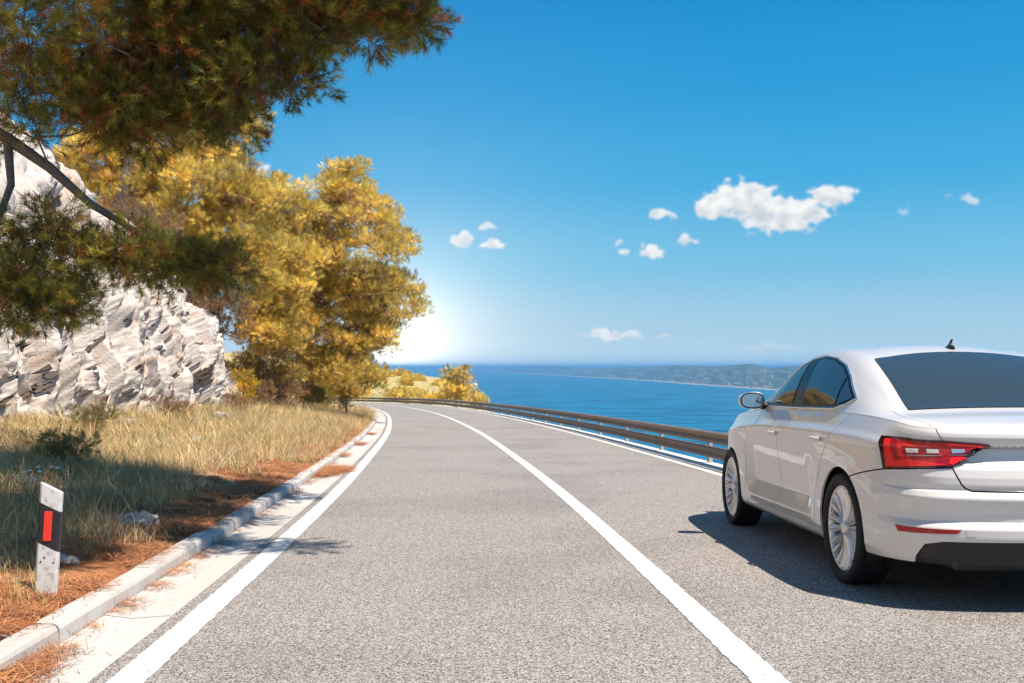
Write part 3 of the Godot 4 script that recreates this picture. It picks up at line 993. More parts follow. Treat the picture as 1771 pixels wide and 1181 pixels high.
func mid_trees(tufts: Array, sunlit_gold: Array, gold_dead: Array, leaf: Material, wood: Material) -> void:
	var look := {"n": 66, "r": 0.45, "tufts": tufts, "scale": 1.0, "palette": sunlit_gold, "dead": gold_dead, "bare": 0.1, "wood": wood, "leaf": leaf, "up": 0.55, "twig": 0.012, "spurs": 3, "flat": 0.6}
	# pine at the bend, sunlight coloured into its needles
	var b := rp(34.0, -7.3, 0.35)
	var t := thing("pine_tree", "tall pine painted sunlit gold at the bend, its crown reaching over the road", "tree", b)
	var trunk := [[b + Vector3(0, -0.4, 0), 0.22], [b + Vector3(0.2, 1.4, 0), 0.18], [b + Vector3(0.6, 3.4, 0.1), 0.14], [b + Vector3(0.9, 5.4, 0), 0.1], [b + Vector3(1.0, 7.4, 0), 0.05]]
	var lobes := [[Vector3(-5.6, 5.3, -38), Vector3(2.2, 2.5, 2.2)], [Vector3(-4.4, 3.6, -38), Vector3(1.35, 1.15, 1.5)], [Vector3(-7.6, 5.0, -38), Vector3(1.5, 2.0, 1.8)], [Vector3(-5.9, 7.7, -38), Vector3(1.05, 1.0, 1.1)], [Vector3(-6.6, 2.5, -38), Vector3(2.0, 1.5, 1.6)], [Vector3(-4.9, 2.2, -37.5), Vector3(0.9, 0.8, 1.0)], [Vector3(-6.3, 1.0, -37.6), Vector3(1.7, 1.0, 1.3)]]
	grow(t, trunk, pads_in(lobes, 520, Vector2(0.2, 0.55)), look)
	# pines on the slope behind the rock
	b = rp(25.0, -9.6, land_h(25.0, -9.6))
	t = thing("pine_tree", "pine painted sunlit gold on the slope above the rock cutting, half behind the dark boughs", "tree", b)
	trunk = [[b + Vector3(0, -0.8, 0), 0.2], [b + Vector3(0.1, 1.4, 0), 0.16], [b + Vector3(0.3, 2.4, 0.1), 0.12], [b + Vector3(0.5, 3.4, 0), 0.06]]
	lobes = [[Vector3(-8.6, 6.0, -29), Vector3(1.75, 1.6, 1.8)], [Vector3(-7.0, 5.0, -29), Vector3(0.95, 1.3, 1.2)], [Vector3(-9.3, 7.5, -29), Vector3(1.0, 1.0, 1.2)], [Vector3(-7.5, 7.7, -29), Vector3(0.75, 0.6, 0.8)], [Vector3(-7.6, 3.7, -29), Vector3(1.3, 0.7, 1.2)], [Vector3(-10.4, 5.8, -29), Vector3(1.1, 1.7, 1.4)], [Vector3(-11.2, 6.8, -29), Vector3(1.2, 1.3, 1.3)], [Vector3(-8.4, 4.2, -28.5), Vector3(1.5, 0.9, 1.2)]]
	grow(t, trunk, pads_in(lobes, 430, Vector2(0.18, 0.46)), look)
	b = rp(30.0, -8.6, land_h(30.0, -8.6))
	t = thing("pine_tree", "pine painted sunlit gold between the rock cutting and the tall pine at the bend", "tree", b)
	trunk = [[b + Vector3(0, -0.6, 0), 0.18], [b + Vector3(0.1, 1.4, 0), 0.14], [b + Vector3(0.4, 3.4, 0), 0.1], [b + Vector3(0.5, 5.2, 0), 0.05]]
	lobes = [[Vector3(-7.4, 4.2, -34), Vector3(1.3, 1.9, 1.5)], [Vector3(-7.2, 6.2, -34), Vector3(1.0, 1.1, 1.1)], [Vector3(-8.4, 5.0, -34), Vector3(1.0, 1.4, 1.2)], [Vector3(-7.6, 2.4, -34), Vector3(1.2, 0.9, 1.2)]]
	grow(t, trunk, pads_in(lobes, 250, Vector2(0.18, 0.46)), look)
	# brushwood and young pines at their feet
	var bush := func(label: String, s: float, o: float, h: float, size: Vector3, pads: int, pal: Array, called := "shrub", bare := 0.1, sc := 0.7) -> Node3D:
		var p := rp(s, o, land_h(s, o))
		if o > 3.0: p.y = h
		var r: Node3D = thing(called, label, "shrub", p)
		var l := look.duplicate()
		l.palette = pal; l.bare = bare; l.scale = sc; l.n = 42; l.r = 0.28; l.up = 0.5; l.twig = 0.006
		var q := []
		for k in pads:
			var d := Vector3(rng.randfn(), rng.randfn(), rng.randfn()).normalized() * pow(rng.randf(), 0.4)
			var y := 0.5 + 0.5 * d.y
			var taper := 1.0 - (0.65 * y if called == "young_pine" else 0.2 * y)
			q.append([p + Vector3(d.x * size.x * taper, 0.1 + y * size.y, d.z * size.z * taper), rng.randf_range(0.15, 0.28) * (0.6 + 0.4 * minf(size.x, 1.0))])
		grow(r, [[p + Vector3(0, -0.1, 0), 0.05], [p + Vector3(0.02, size.y * 0.4, 0), 0.035], [p + Vector3(0, size.y * 0.8, 0), 0.012]], q, l, "foliage")
		return r
	var brown := [[0.5, Color(0.40, 0.25, 0.16)], [0.3, Color(0.48, 0.29, 0.14)], [0.2, Color(0.38, 0.29, 0.12)]]
	var bright := [[0.6, Color(0.80, 0.55, 0.06)], [0.4, Color(0.62, 0.47, 0.08)]]
	var olive := [[0.5, Color(0.42, 0.34, 0.09)], [0.5, Color(0.58, 0.43, 0.10)]]
	bush.call("bright yellow young pine standing at the right end of the rock", 24.6, -6.3, 0.4, Vector3(0.42, 1.15, 0.42), 22, bright, "young_pine", 0.0, 0.55)
	bush.call("olive young pine at the kerb just before the bend", 34.5, -4.15, 0.3, Vector3(0.36, 1.1, 0.4), 20, olive, "young_pine", 0.1, 0.55)
	bush.call("brown brushwood below the sunlit gold pines next to the yellow young pine", 27.5, -6.6, 0.5, Vector3(0.8, 0.9, 0.8), 26, brown, "shrub", 0.5, 0.7)
	bush.call("tangled brown brushwood under the tall pine at the bend", 31.5, -6.3, 0.5, Vector3(1.0, 1.1, 1.0), 34, brown, "shrub", 0.5, 0.7)
	bush.call("olive brown scrub behind the kerbside young pine", 35.5, -5.7, 0.4, Vector3(0.9, 1.3, 0.9), 32, olive, "shrub", 0.3, 0.7)
	bush.call("dry scrub farthest along the left verge, beyond the young pine", 41.0, -5.6, 0.4, Vector3(1.0, 1.2, 1.2), 30, olive, "shrub", 0.25, 0.8)
	bush.call("broad dry thicket behind the rock's right end under the sunlit gold pines", 28.5, -8.1, 1.3, Vector3(1.7, 2.0, 1.2), 80, brown, "shrub", 0.4, 0.8)
	bush.call("tall olive thicket around the trunk of the pine at the bend", 33.0, -7.0, 0.6, Vector3(1.6, 2.0, 1.2), 80, olive, "shrub", 0.3, 0.8)
	bush.call("yellow thicket behind the pine at the bend", 38.5, -7.4, 0.6, Vector3(1.5, 2.3, 1.4), 56, olive, "shrub", 0.15, 0.8)
	var herb := [[0.5, Color(0.20, 0.22, 0.08)], [0.5, Color(0.34, 0.31, 0.12)]]
	bush.call("low green tuft bush in the verge between the dark cleft and the kerb", 8.2, -5.6, 0.3, Vector3(0.4, 0.28, 0.4), 14, herb, "shrub", 0.2, 0.45)
	bush.call("low grey green bush at the foot of the rock, left of the pale boulder", 12.6, -6.6, 0.3, Vector3(0.5, 0.35, 0.4), 16, herb, "shrub", 0.3, 0.45)
	bush.call("small brown bush against the middle of the rock's foot", 16.8, -6.5, 0.3, Vector3(0.45, 0.4, 0.4), 15, brown, "shrub", 0.5, 0.45)
	bush.call("brown weed bush leaning on the rock's foot nearest the yellow young pine", 21.5, -6.1, 0.3, Vector3(0.5, 0.35, 0.4), 15, brown, "shrub", 0.4, 0.45)
	bush.call("dark green bush in the cleft of the rock face", 10.5, -7.6, 0.4, Vector3(0.55, 0.6, 0.4), 18, [[0.7, Color(0.07, 0.10, 0.03)], [0.3, Color(0.14, 0.15, 0.04)]], "shrub", 0.0, 0.5)
	bush.call("dark scrub high on the slope behind the rock", 22.0, -8.6, 3.6, Vector3(1.3, 0.9, 1.2), 44, brown, "shrub", 0.5, 0.6)
	bush.call("dry brown scrub along the crest of the rock beside the sunlit gold pines", 24.6, -7.5, 2.5, Vector3(1.1, 1.1, 1.3), 50, brown, "shrub", 0.6, 0.6)
	# beyond the rail, at the bend
	var big := look.duplicate()
	big.scale = 2.0; big.n = 46; big.r = 0.8
	b = Vector3(-4.75, head_y(-4.75, 90) + 0.05, -90.0)
	t = thing("pine_tree", "small round pine painted sunlit gold beyond the guard rail at the bend", "tree", b)
	grow(t, [[b + Vector3(0, -0.3, 0), 0.1], [b + Vector3(0, 1.2, 0), 0.08], [b + Vector3(0.1, 3.0, 0), 0.03]], pads_in([[b + Vector3(-0.2, 1.3, 0), Vector3(1.5, 1.0, 1.4)], [b + Vector3(0.1, 2.4, 0), Vector3(0.95, 0.8, 0.9)], [b + Vector3(-0.6, 3.0, 0), Vector3(0.35, 0.4, 0.4)], [b + Vector3(0.5, 3.1, 0), Vector3(0.35, 0.4, 0.4)]], 70, Vector2(0.3, 0.5)), big)
	var far_look := big
	var spots := [[-2.9, 88.0, 0.9, 1.1, "low bush painted sunlit gold right of the small round pine beyond the rail"], [-7.4, 94.0, 1.3, 1.2, "bush painted sunlit gold left of the small round pine beyond the rail"], [-10.2, 104.0, 1.6, 1.3, "pale yellow bush behind the far end of the guard rail"]]
	for q in spots:
		b = Vector3(q[0], head_y(q[0], q[1]) + 0.05, -q[1])
		t = thing("shrub", q[4], "shrub", b)
		grow(t, [[b + Vector3(0, -0.2, 0), 0.06], [b + Vector3(0, q[3] * 0.6, 0), 0.03]], pads_in([[b + Vector3(0, q[3] * 0.55, 0), Vector3(q[2], q[3] * 0.6, q[2])]], 26, Vector2(0.28, 0.42)), far_look, "foliage")
	# scrub over the headland: one bush, copied
	b = Vector3(-24, head_y(-24, 142), -142)
	var proto := thing("hill_bush", "rounded yellow green bush on the sunlit headland beyond the bend", "bush", b, Basis(), "bushes covering the headland beyond the bend")
	grow(proto, [[b + Vector3(0, -0.4, 0), 0.1], [b + Vector3(0, 1.0, 0), 0.05]], pads_in([[b + Vector3(0, 0.9, 0), Vector3(2.1, 1.1, 2.0)]], 44, Vector2(0.42, 0.7)), far_look, "foliage")
	for k in 75:
		var d := 136.0 + 190.0 * pow(rng.randf(), 1.3)
		var x := edge_x(d) - 1.0 - rng.randf_range(0.0, 34.0) * (d / 190.0)
		var c := proto.duplicate()
		c.name = numbered("hill_bush")
		add_child(c)
		var sc := rng.randf_range(0.5, 0.95) * (0.55 + 0.45 * smoothstep(2.0, 12.0, edge_x(d) - x))
		c.transform = Transform3D(Basis(Vector3.UP, rng.randf() * TAU).scaled(Vector3(sc, sc * rng.randf_range(0.8, 1.2), sc)), Vector3(x, head_y(x, d) - 0.1, -d))

func blade_clump(count: int, height: float, width: float, seed_: int, lean := 0.5) -> ArrayMesh:
	var r := RandomNumberGenerator.new()
	r.seed = seed_
	var b := MB.new()
	for k in count:
		var w := r.randf() * TAU
		var p := Vector3(r.randfn() * 0.075, -0.01, r.randfn() * 0.075)
		var out := Vector3(cos(w), 0, sin(w))
		var h := height * r.randf_range(0.55, 1.15)
		var l := lean * r.randf_range(0.3, 1.3)
		var side := Vector3(-out.z, 0, out.x).rotated(Vector3.UP, r.randf_range(-0.8, 0.8)) * width
		var shade := r.randf_range(0.75, 1.2)
		var c := Color(shade, shade, shade)
		var prev := []
		for i in 4:
			var t := i / 3.0
			var q := p + Vector3.UP * h * (t - 0.18 * l * t * t) + out * h * l * t * t * 0.75
			var nn := (out * -0.7 + Vector3.UP * 0.5).normalized()
			var now := [b.vert(q - side * (1.0 - t * 0.85), nn, c), b.vert(q + side * (1.0 - t * 0.85), nn, c)]
			if i > 0: b.quad(prev[0], prev[1], now[1], now[0])
			prev = now
	return b.mesh()

func grass() -> void:
	rng.seed = 77
	var m := tinted(0.75, 0.4, 0.3)
	var clumps := [blade_clump(20, 0.12, 0.0016, 1, 1.0), blade_clump(9, 0.27, 0.0014, 2, 1.3), blade_clump(30, 0.06, 0.0015, 3, 1.9)]
	var place := [[], [], []]
	var tint := [[], [], []]
	var straw := [Color(0.80, 0.58, 0.31), Color(0.70, 0.48, 0.23), Color(0.84, 0.66, 0.40), Color(0.54, 0.36, 0.17), Color(0.62, 0.50, 0.25)]
	var green := [Color(0.30, 0.32, 0.14), Color(0.44, 0.38, 0.22), Color(0.24, 0.27, 0.12), Color(0.52, 0.44, 0.30), Color(0.40, 0.30, 0.18)]
	var rust := [Color(0.46, 0.19, 0.08), Color(0.54, 0.25, 0.11), Color(0.38, 0.18, 0.10)]
	for k in 70000:
		var s: float = -3.0 + 55.0 * pow(rng.randf(), 1.5)
		var a := soft(FOOT, s)
		var o := -lerpf(3.28, a + 0.5, pow(rng.randf(), 0.9))
		var back := -o - 3.25
		var patch := n_mid.get_noise_2d(s * 0.55, o * 0.8)
		var lush := smoothstep(0.05, 1.3, back + 0.9 * patch + 0.5 * smoothstep(9.0, 14.0, s))
		if rng.randf() > 0.35 + 0.65 * lush: continue
		if n_mid.get_noise_2d(s * 0.5 + 70.0, o * 0.7) < -0.08 and rng.randf() < 0.72: continue
		var p := rp(s, o, verge_h(s, o))
		var set_: Array = green if rng.randf() < 0.36 else straw
		if lush < 0.55 and rng.randf() < 0.6: set_ = rust
		var c: Color = set_[rng.randi() % set_.size()]
		var q := exp(rng.randfn() * 0.2)
		var pick := rng.randf()
		var kind := 2 if pick < 0.62 - 0.2 * lush else (0 if pick < 0.92 else 1)
		if lush < 0.3: kind = 2
		var sc := exp(rng.randfn() * 0.28) * (0.6 + 0.5 * lush + 0.5 * maxf(n_mid.get_noise_2d(s * 1.1 + 33.0, o * 1.1), 0.0))
		place[kind].append(Transform3D(Basis(Vector3.UP, rng.randf() * TAU) * Basis(Vector3.RIGHT, rng.randfn() * 0.25) * Basis().scaled(Vector3(sc, sc * rng.randf_range(0.7, 1.2), sc) * (1.0 + 0.012 * s)), p))
		tint[kind].append(Color(c.r * q, c.g * q, c.b * q))
	for k in 3:
		tag(copies("verge_grass", clumps[k], m, place[k], tint[k]), ["dry tussocks of grass on the left verge below the rock", "sparse tall bent grass stems rising above the left verge", "short matted dry grass covering the left verge"][k], "grass")
	# fallen pine needles along the kerb and in the gutter
	var b := MB.new()
	var r := RandomNumberGenerator.new()
	r.seed = 8
	for k in 26:
		var w := r.randf() * TAU
		var p := Vector3(r.randfn() * 0.05, r.randf() * 0.018 + 0.002, r.randfn() * 0.05)
		var d := Vector3(cos(w), r.randfn() * 0.12, sin(w)) * 0.045
		var side := Vector3(-sin(w), 0, cos(w)) * 0.0013
		b.face([p - d - side, p - d + side, p + d + side, p + d - side], Vector3.UP)
	var pl := []
	var ti := []
	var drop := func(s: float, o: float, h: float) -> void:
		var sc := rng.randf_range(0.7, 1.4)
		pl.append(Transform3D(Basis(Vector3.UP, rng.randf() * TAU).scaled(Vector3(sc, sc, sc)), rp(s, o, h)))
		var c: Color = rust[rng.randi() % 3]
		var q := exp(rng.randfn() * 0.2)
		ti.append(Color(c.r * q, c.g * q, c.b * q))
	for k in 7000:
		var s := -2.0 + 26.0 * pow(rng.randf(), 1.4)
		var o := -3.25 - absf(rng.randfn()) * 0.6
		if n_mid.get_noise_2d(s * 0.7, o) < -0.12: continue
		drop.call(s, o, verge_h(s, o) + 0.004)
	for g in [[11.6, -2.98, 0.45, 0.13, 420], [0.35, -3.04, 0.25, 0.035, 60], [19.5, -3.02, 0.25, 0.05, 50], [25.0, -3.0, 0.25, 0.05, 40], [15.5, -3.05, 0.3, 0.03, 30]]:
		for k in g[4]:
			var o := clampf(g[1] + rng.randfn() * g[3], -3.09, -2.72)
			drop.call(g[0] + rng.randfn() * g[2] + (o - g[1]) * 1.2, o, 0.004 + 0.018 * exp(-pow((o - g[1]) / 0.1, 2)))
	for k in 90:
		drop.call(rng.randf_range(0.0, 14.0), -3.075 + absf(rng.randfn()) * 0.012, 0.004)
	tag(copies("pine_litter", b.mesh(), tinted(0.85), pl, ti), "rust coloured fallen pine needles along the kerb and in the gutter", "pine needles")
	# white wildflowers and a bare stalk in the shaded grass
	var at := rp(5.0, -4.75, verge_h(5.0, -4.75))
	var fl := thing("wildflower", "small white wildflowers on thin stems in the shaded grass behind the marker post", "wildflower", at)
	for k in 11:
		var tip := Vector3(rng.randfn() * 0.11, rng.randf_range(0.2, 0.36), rng.randfn() * 0.1)
		var st := MB.new()
		st.tube([Vector3(tip.x * 0.3, -0.02, tip.z * 0.3), Vector3(tip.x * 0.8, tip.y * 0.6, tip.z * 0.8), tip], [0.0022, 0.0018, 0.0012], 4, Color.WHITE, false)
		obj("stem", st.mesh(), mat(lin(0.2, 0.2, 0.08), 0.8), fl)
		var hd := MB.new()
		hd.lathe([Vector2(0.004, -0.006), Vector2(0.017, 0.002), Vector2(0.019, 0.006), Vector2(0.008, 0.009), Vector2(0.0, 0.010)], Vector3(rng.randfn() * 0.3, 1, 0.3).normalized(), tip, 9)
		obj("flower_head", hd.mesh(), mat(lin(0.72, 0.71, 0.66), 0.7), fl)
	var sk := MB.new()
	sk.tube([Vector3(0.05, -0.03, 0), Vector3(0.045, 0.12, 0), Vector3(0.01, 0.24, 0.01), Vector3(0.0, 0.34, 0), Vector3(-0.05, 0.48, 0)], [0.005, 0.0045, 0.004, 0.003, 0.0015], 5)
	sk.tube([Vector3(0.0, 0.34, 0), Vector3(0.015, 0.42, 0.01), Vector3(0.01, 0.5, 0.01)], [0.003, 0.002, 0.001], 4)
	var stalk := obj("dry_stalk", sk.mesh(), mat(lin(0.45, 0.42, 0.40), 0.9))
	stalk.position = rp(4.4, -4.25, verge_h(4.4, -4.25))
	tag(stalk, "bare pale forked stalk standing in the shaded grass right of the wildflowers", "stalk")
	# loose stones
	var stone := concrete(lin(0.40, 0.39, 0.38))
	for q in [[4.5, -3.72, 0.115, "angular pale stone lying in the shaded grass beyond the marker post"], [2.75, -3.66, 0.055, "small pale stone in the grass just right of the marker post"], [6.2, -4.3, 0.07, "flat grey stone in the dry grass near the kerb"], [13.4, -5.3, 0.12, "pale boulder in the sunlit straw below the rock"], [19.2, -6.0, 0.16, "broken block fallen at the foot of the rock's right half"], [17.6, -6.2, 0.1, "small pale block beside the brown bush at the rock's foot"], [14.6, -6.7, 0.14, "rubble block below the middle of the rock face"], [15.5, -4.3, 0.08, "whitish stone among straw nearest the gutter's needle patch"]]:
		var sb := MB.new()
		var f := noise(int(q[0] * 10), 1.1, 2)
		var cc := noise(int(q[0] * 10) + 3, 1.3, 1, FastNoiseLite.TYPE_CELLULAR)
		cc.cellular_return_type = FastNoiseLite.RETURN_CELL_VALUE
		sb.grid(14, 22, func(i: int, j: int):
			var a := PI * i / 13.0
			var w := TAU * j / 21.0
			var d := Vector3(sin(a) * cos(w), cos(a), sin(a) * sin(w))
			return Vector3(d.x * 1.2, d.y * 0.75, d.z) * q[2] * (1.0 + 0.5 * f.get_noise_3dv(d) + 0.22 * cc.get_noise_3dv(d)), Vector3.ZERO)
		# normals of a closed lump: outward
		for k in sb.n.size():
			if sb.n[k].dot(sb.v[k]) < 0: sb.n[k] = -sb.n[k]
		for k in range(0, sb.ix.size(), 3):
			var a := sb.ix[k]
			if (sb.v[sb.ix[k + 1]] - sb.v[a]).cross(sb.v[sb.ix[k + 2]] - sb.v[a]).dot(sb.v[a] + sb.v[sb.ix[k + 1]]) > 0:
				var z := sb.ix[k + 1]
				sb.ix[k + 1] = sb.ix[k + 2]
				sb.ix[k + 2] = z
		var o := obj("loose_stone", sb.mesh(), stone)
		o.position = rp(q[0], q[1], verge_h(q[0], q[1]) + q[2] * 0.25)
		tag(o, q[3], "stone")

# ---------------------------------------------------------------- the car
# Own axes: x right, y up, z back, origin on the ground under the middle of the rear axle; l = distance forward, w = distance from the centre line.
var plan_p := PackedVector2Array()     # (l, w) every centimetre along the half outline, front middle to rear middle
var top_l := PackedFloat32Array()
var car: Node3D
var car_to_world := Transform3D()
const TOPQ := 1.03

func car_outline() -> void:
	var k := [Vector2(3.80, 0), Vector2(3.78, 0.3), Vector2(3.70, 0.52), Vector2(3.52, 0.72), Vector2(3.25, 0.85), Vector2(2.84, 0.918), Vector2(2.2, 0.93), Vector2(1.4, 0.932), Vector2(0.6, 0.932), Vector2(0.0, 0.932), Vector2(-0.35, 0.92), Vector2(-0.6, 0.89), Vector2(-0.78, 0.835), Vector2(-0.895, 0.75), Vector2(-0.965, 0.62), Vector2(-1.015, 0.42), Vector2(-1.04, 0.2), Vector2(-1.045, 0.0)]
	var fine := []
	for i in k.size() - 1:
		var a: Vector2 = k[i - 1] if i > 0 else Vector2(k[1].x, -k[1].y)
		var d: Vector2 = k[i + 2] if i + 2 < k.size() else Vector2(k[-2].x, -k[-2].y)
		for j in 40:
			var p: Vector2 = k[i].cubic_interpolate(k[i + 1], a, d, j / 40.0)
			fine.append(p)
	fine.append(k[-1])
	var run := 0.0
	var next := 0.0
	for i in fine.size() - 1:
		var seg: float = fine[i].distance_to(fine[i + 1])
		while next <= run + seg:
			plan_p.append(fine[i].lerp(fine[i + 1], (next - run) / seg))
			next += 0.01
		run += seg
	plan_p.append(k[-1])
	for i in plan_p.size():
		top_l.append(-low(i * 0.01, TOPQ).z)

func plan_end() -> float:
	return (plan_p.size() - 1) * 0.01

func plan_at(a: float) -> Vector2:
	var f := clampf(a / 0.01, 0.0, plan_p.size() - 1.001)
	var i := int(f)
	return plan_p[i].lerp(plan_p[i + 1], f - i)

func plan_n(a: float) -> Vector2:
	var t := plan_at(minf(a + 0.03, plan_end())) - plan_at(maxf(a - 0.03, 0.0))
	if a > plan_end() - 0.03: return Vector2(-1, 0) if a > plan_end() - 0.001 else Vector2(t.y, -t.x).normalized()
	if a < 0.03: t = Vector2(0, 1).lerp(t.normalized(), a / 0.03)
	return Vector2(t.y, -t.x).normalized()

func at_l(l: float) -> float:          # the place along the outline that is l metres ahead of the rear axle (sides)
	var lo := 0.0
	var hi := plan_end()
	for i in 24:
		var m := (lo + hi) / 2
		if plan_at(m).x > l: lo = m
		else: hi = m
	return lo

func at_w(w: float) -> float:          # the place along the tail, w metres from the middle
	var lo := at_l(-0.7)
	var hi := plan_end()
	for i in 24:
		var m := (lo + hi) / 2
		if plan_at(m).y > w: lo = m
		else: hi = m
	return lo

const SIDE := [[0.18, 0.13], [0.225, 0.05], [0.25, 0.032], [0.30, 0.022], [0.335, 0.006], [0.35, 0.004], [0.455, 0.056], [0.475, 0.058], [0.60, 0.040], [0.75, 0.018], [0.86, 0.010], [0.895, 0.005], [0.91, 0.012], [0.94, 0.034], [1.03, 0.082]]
const PLAIN := [[0.18, 0.13], [0.225, 0.05], [0.25, 0.030], [0.30, 0.016], [0.40, 0.008], [0.55, 0.006], [0.75, 0.008], [0.86, 0.008], [0.895, 0.005], [0.91, 0.012], [0.94, 0.034], [1.03, 0.082]]
const TAIL := [[0.18, 0.17], [0.235, 0.085], [0.27, 0.060], [0.40, 0.012], [0.448, 0.008], [0.456, 0.012], [0.485, 0.046], [0.53, 0.042], [0.61, 0.014], [0.622, 0.014], [0.655, 0.034], [0.665, 0.060], [0.70, 0.052], [0.745, 0.052], [0.80, 0.064], [0.88, 0.080], [0.935, 0.086], [0.985, 0.070], [1.01, 0.074], [1.03, 0.092]]
const NOSE := [[0.18, 0.2], [0.25, 0.07], [0.45, 0.0], [0.7, 0.03], [0.9, 0.10], [1.03, 0.22]]
const RISE := [[-1.05, -0.062], [-0.8, -0.05], [-0.6, -0.022], [-0.3, 0.0], [0.2, 0.012], [1.2, 0.012], [2.0, 0.0], [2.5, -0.03], [3.0, -0.085], [3.4, -0.17], [3.8, -0.30]]

func low(a: float, q: float, proud := 0.0) -> Vector3:      # the lower body, wrapped round the outline; q is a height that follows the crease
	var p := plan_at(a)
	var n := plan_n(a)
	var mid := smoothstep(0.42, 0.75, p.x) * (1.0 - smoothstep(2.05, 2.38, p.x))
	var inset := lerpf(table(PLAIN, q), table(SIDE, q), mid)
	var tail := smoothstep(-0.50, -0.93, p.x)
	if tail > 0.0:
		var t := table(TAIL, q)
		var plate := 1.0 - smoothstep(0.0, 0.02, p.y - 0.50 - 0.9 * (0.935 - q))
		if plate > 0.0 and p.x < -0.9:     # the recess for the number plate under the boot lip
			t += plate * table([[0.80, 0.0], [0.84, 0.034], [0.926, 0.044], [0.938, 0.0]], q)
		inset = lerpf(inset, t, tail)
	var nose := smoothstep(3.1, 3.6, p.x)
	if nose > 0.0: inset = lerpf(inset, table(NOSE, q), nose)
	p -= n * (inset - proud)
	return Vector3(-p.y, q + soft(RISE, plan_at(a).x) * smoothstep(0.45, TOPQ, q), -p.x)

const ROOF := [[-1.15, 0.93], [-1.05, 0.965], [-0.9, 1.0], [-0.7, 1.035], [-0.43, 1.077], [0.0, 1.262], [0.40, 1.412], [0.65, 1.474], [0.9, 1.504], [1.2, 1.514], [1.5, 1.488], [1.75, 1.42], [2.1, 1.26], [2.6, 1.06], [3.0, 0.985], [3.4, 0.89], [3.7, 0.77], [3.9, 0.66]]
const RAIL_Y := [[-1.15, 0.93], [-1.05, 0.955], [-0.9, 0.983], [-0.7, 1.018], [-0.43, 1.06], [0.0, 1.235], [0.40, 1.372], [0.65, 1.424], [0.9, 1.452], [1.2, 1.462], [1.45, 1.44], [1.62, 1.405], [1.8, 1.32], [2.1, 1.175], [2.6, 1.035], [3.0, 0.955], [3.4, 0.86], [3.7, 0.74], [3.9, 0.63]]
const RAIL_W := [[-1.05, 0.70], [-0.8, 0.705], [-0.43, 0.685], [0.0, 0.635], [0.42, 0.598], [0.8, 0.59], [1.2, 0.59], [1.6, 0.60], [1.9, 0.63], [2.3, 0.69], [2.6, 0.73], [3.2, 0.68], [3.8, 0.5]]

func belt(l: float) -> Vector2:        # (w, y) of the top edge of the lower body, l metres forward
	var lo := 0
	var hi := top_l.size() - 1
	while hi - lo > 1:
		var m := (lo + hi) / 2
		if top_l[m] > l: lo = m
		else: hi = m
	var f := clampf((top_l[lo] - l) / maxf(top_l[lo] - top_l[hi], 1e-6), 0.0, 1.0)
	var p := low((lo + f) * 0.01, TOPQ)
	return Vector2(-p.x, p.y)

func section(l: float) -> PackedVector2Array:
	var b := belt(l)
	var r := Vector2(minf(soft(RAIL_W, l), b.x * 0.86), maxf(soft(RAIL_Y, l), b.y))
	var c := maxf(soft(ROOF, l), r.y)
	if b.x < 0.05: r.y = b.y
	var bulge := clampf((r.y - b.y) * 0.11, 0.0, 0.032)
	var side := (r - b).orthogonal().normalized()
	if side.x < 0: side = -side
	var pts := [b, b.lerp(r, 0.33) + side * bulge * 0.9, b.lerp(r, 0.68) + side * bulge]
	pts.append(r)
	for t in [0.72, 0.4, 0.0]:
		pts.append(Vector2(r.x * t, r.y + (c - r.y) * (1.0 - pow(t, 2.2))))
	var out := PackedVector2Array()
	for i in pts.size() - 1:
		var p0: Vector2 = pts[i - 1] if i > 0 else pts[0] * 2 - pts[1]
		var p3: Vector2 = pts[i + 2] if i + 2 < pts.size() else Vector2(-pts[-2].x, pts[-2].y)
		for j in 10: out.append(pts[i].cubic_interpolate(pts[i + 1], p0, p3, j / 10.0))
	out.append(pts[-1])
	return out

var sec_cache := {}
func sec(l: float) -> PackedVector2Array:
	var k := int(round(l * 1000))
	if not sec_cache.has(k): sec_cache[k] = section(k / 1000.0)
	return sec_cache[k]

func high(l: float, k: float) -> Vector3:     # the upper body; k runs from the belt line (0) to the middle (1)
	var s := sec(l)
	var f := clampf(k, 0.0, 1.0) * (s.size() - 1.001)
	var i := int(f)
	var p := s[i].lerp(s[i + 1], f - i)
	return Vector3(-p.x, p.y, -l)

func flank(l: float, y: float) -> Vector3:    # a point of the cabin's side at height y
	var s := sec(l)
	for i in 36:
		if s[i + 1].y >= y:
			var p := s[i].lerp(s[i + 1], clampf((y - s[i].y) / maxf(s[i + 1].y - s[i].y, 1e-5), 0, 1))
			return Vector3(-p.x, y, -l)
	return Vector3(-s[30].x, y, -l)

func over(l: float, w: float) -> Vector3:     # a point of the roof, screens or bonnet, w from the middle
	var s := sec(l)
	for i in range(s.size() - 1, 0, -1):
		if s[i - 1].x >= absf(w):
			var p := s[i].lerp(s[i - 1], clampf((absf(w) - s[i].x) / maxf(s[i - 1].x - s[i].x, 1e-5), 0, 1))
			return Vector3(w, p.y, -l)
	return Vector3(w, s[0].y, -l)

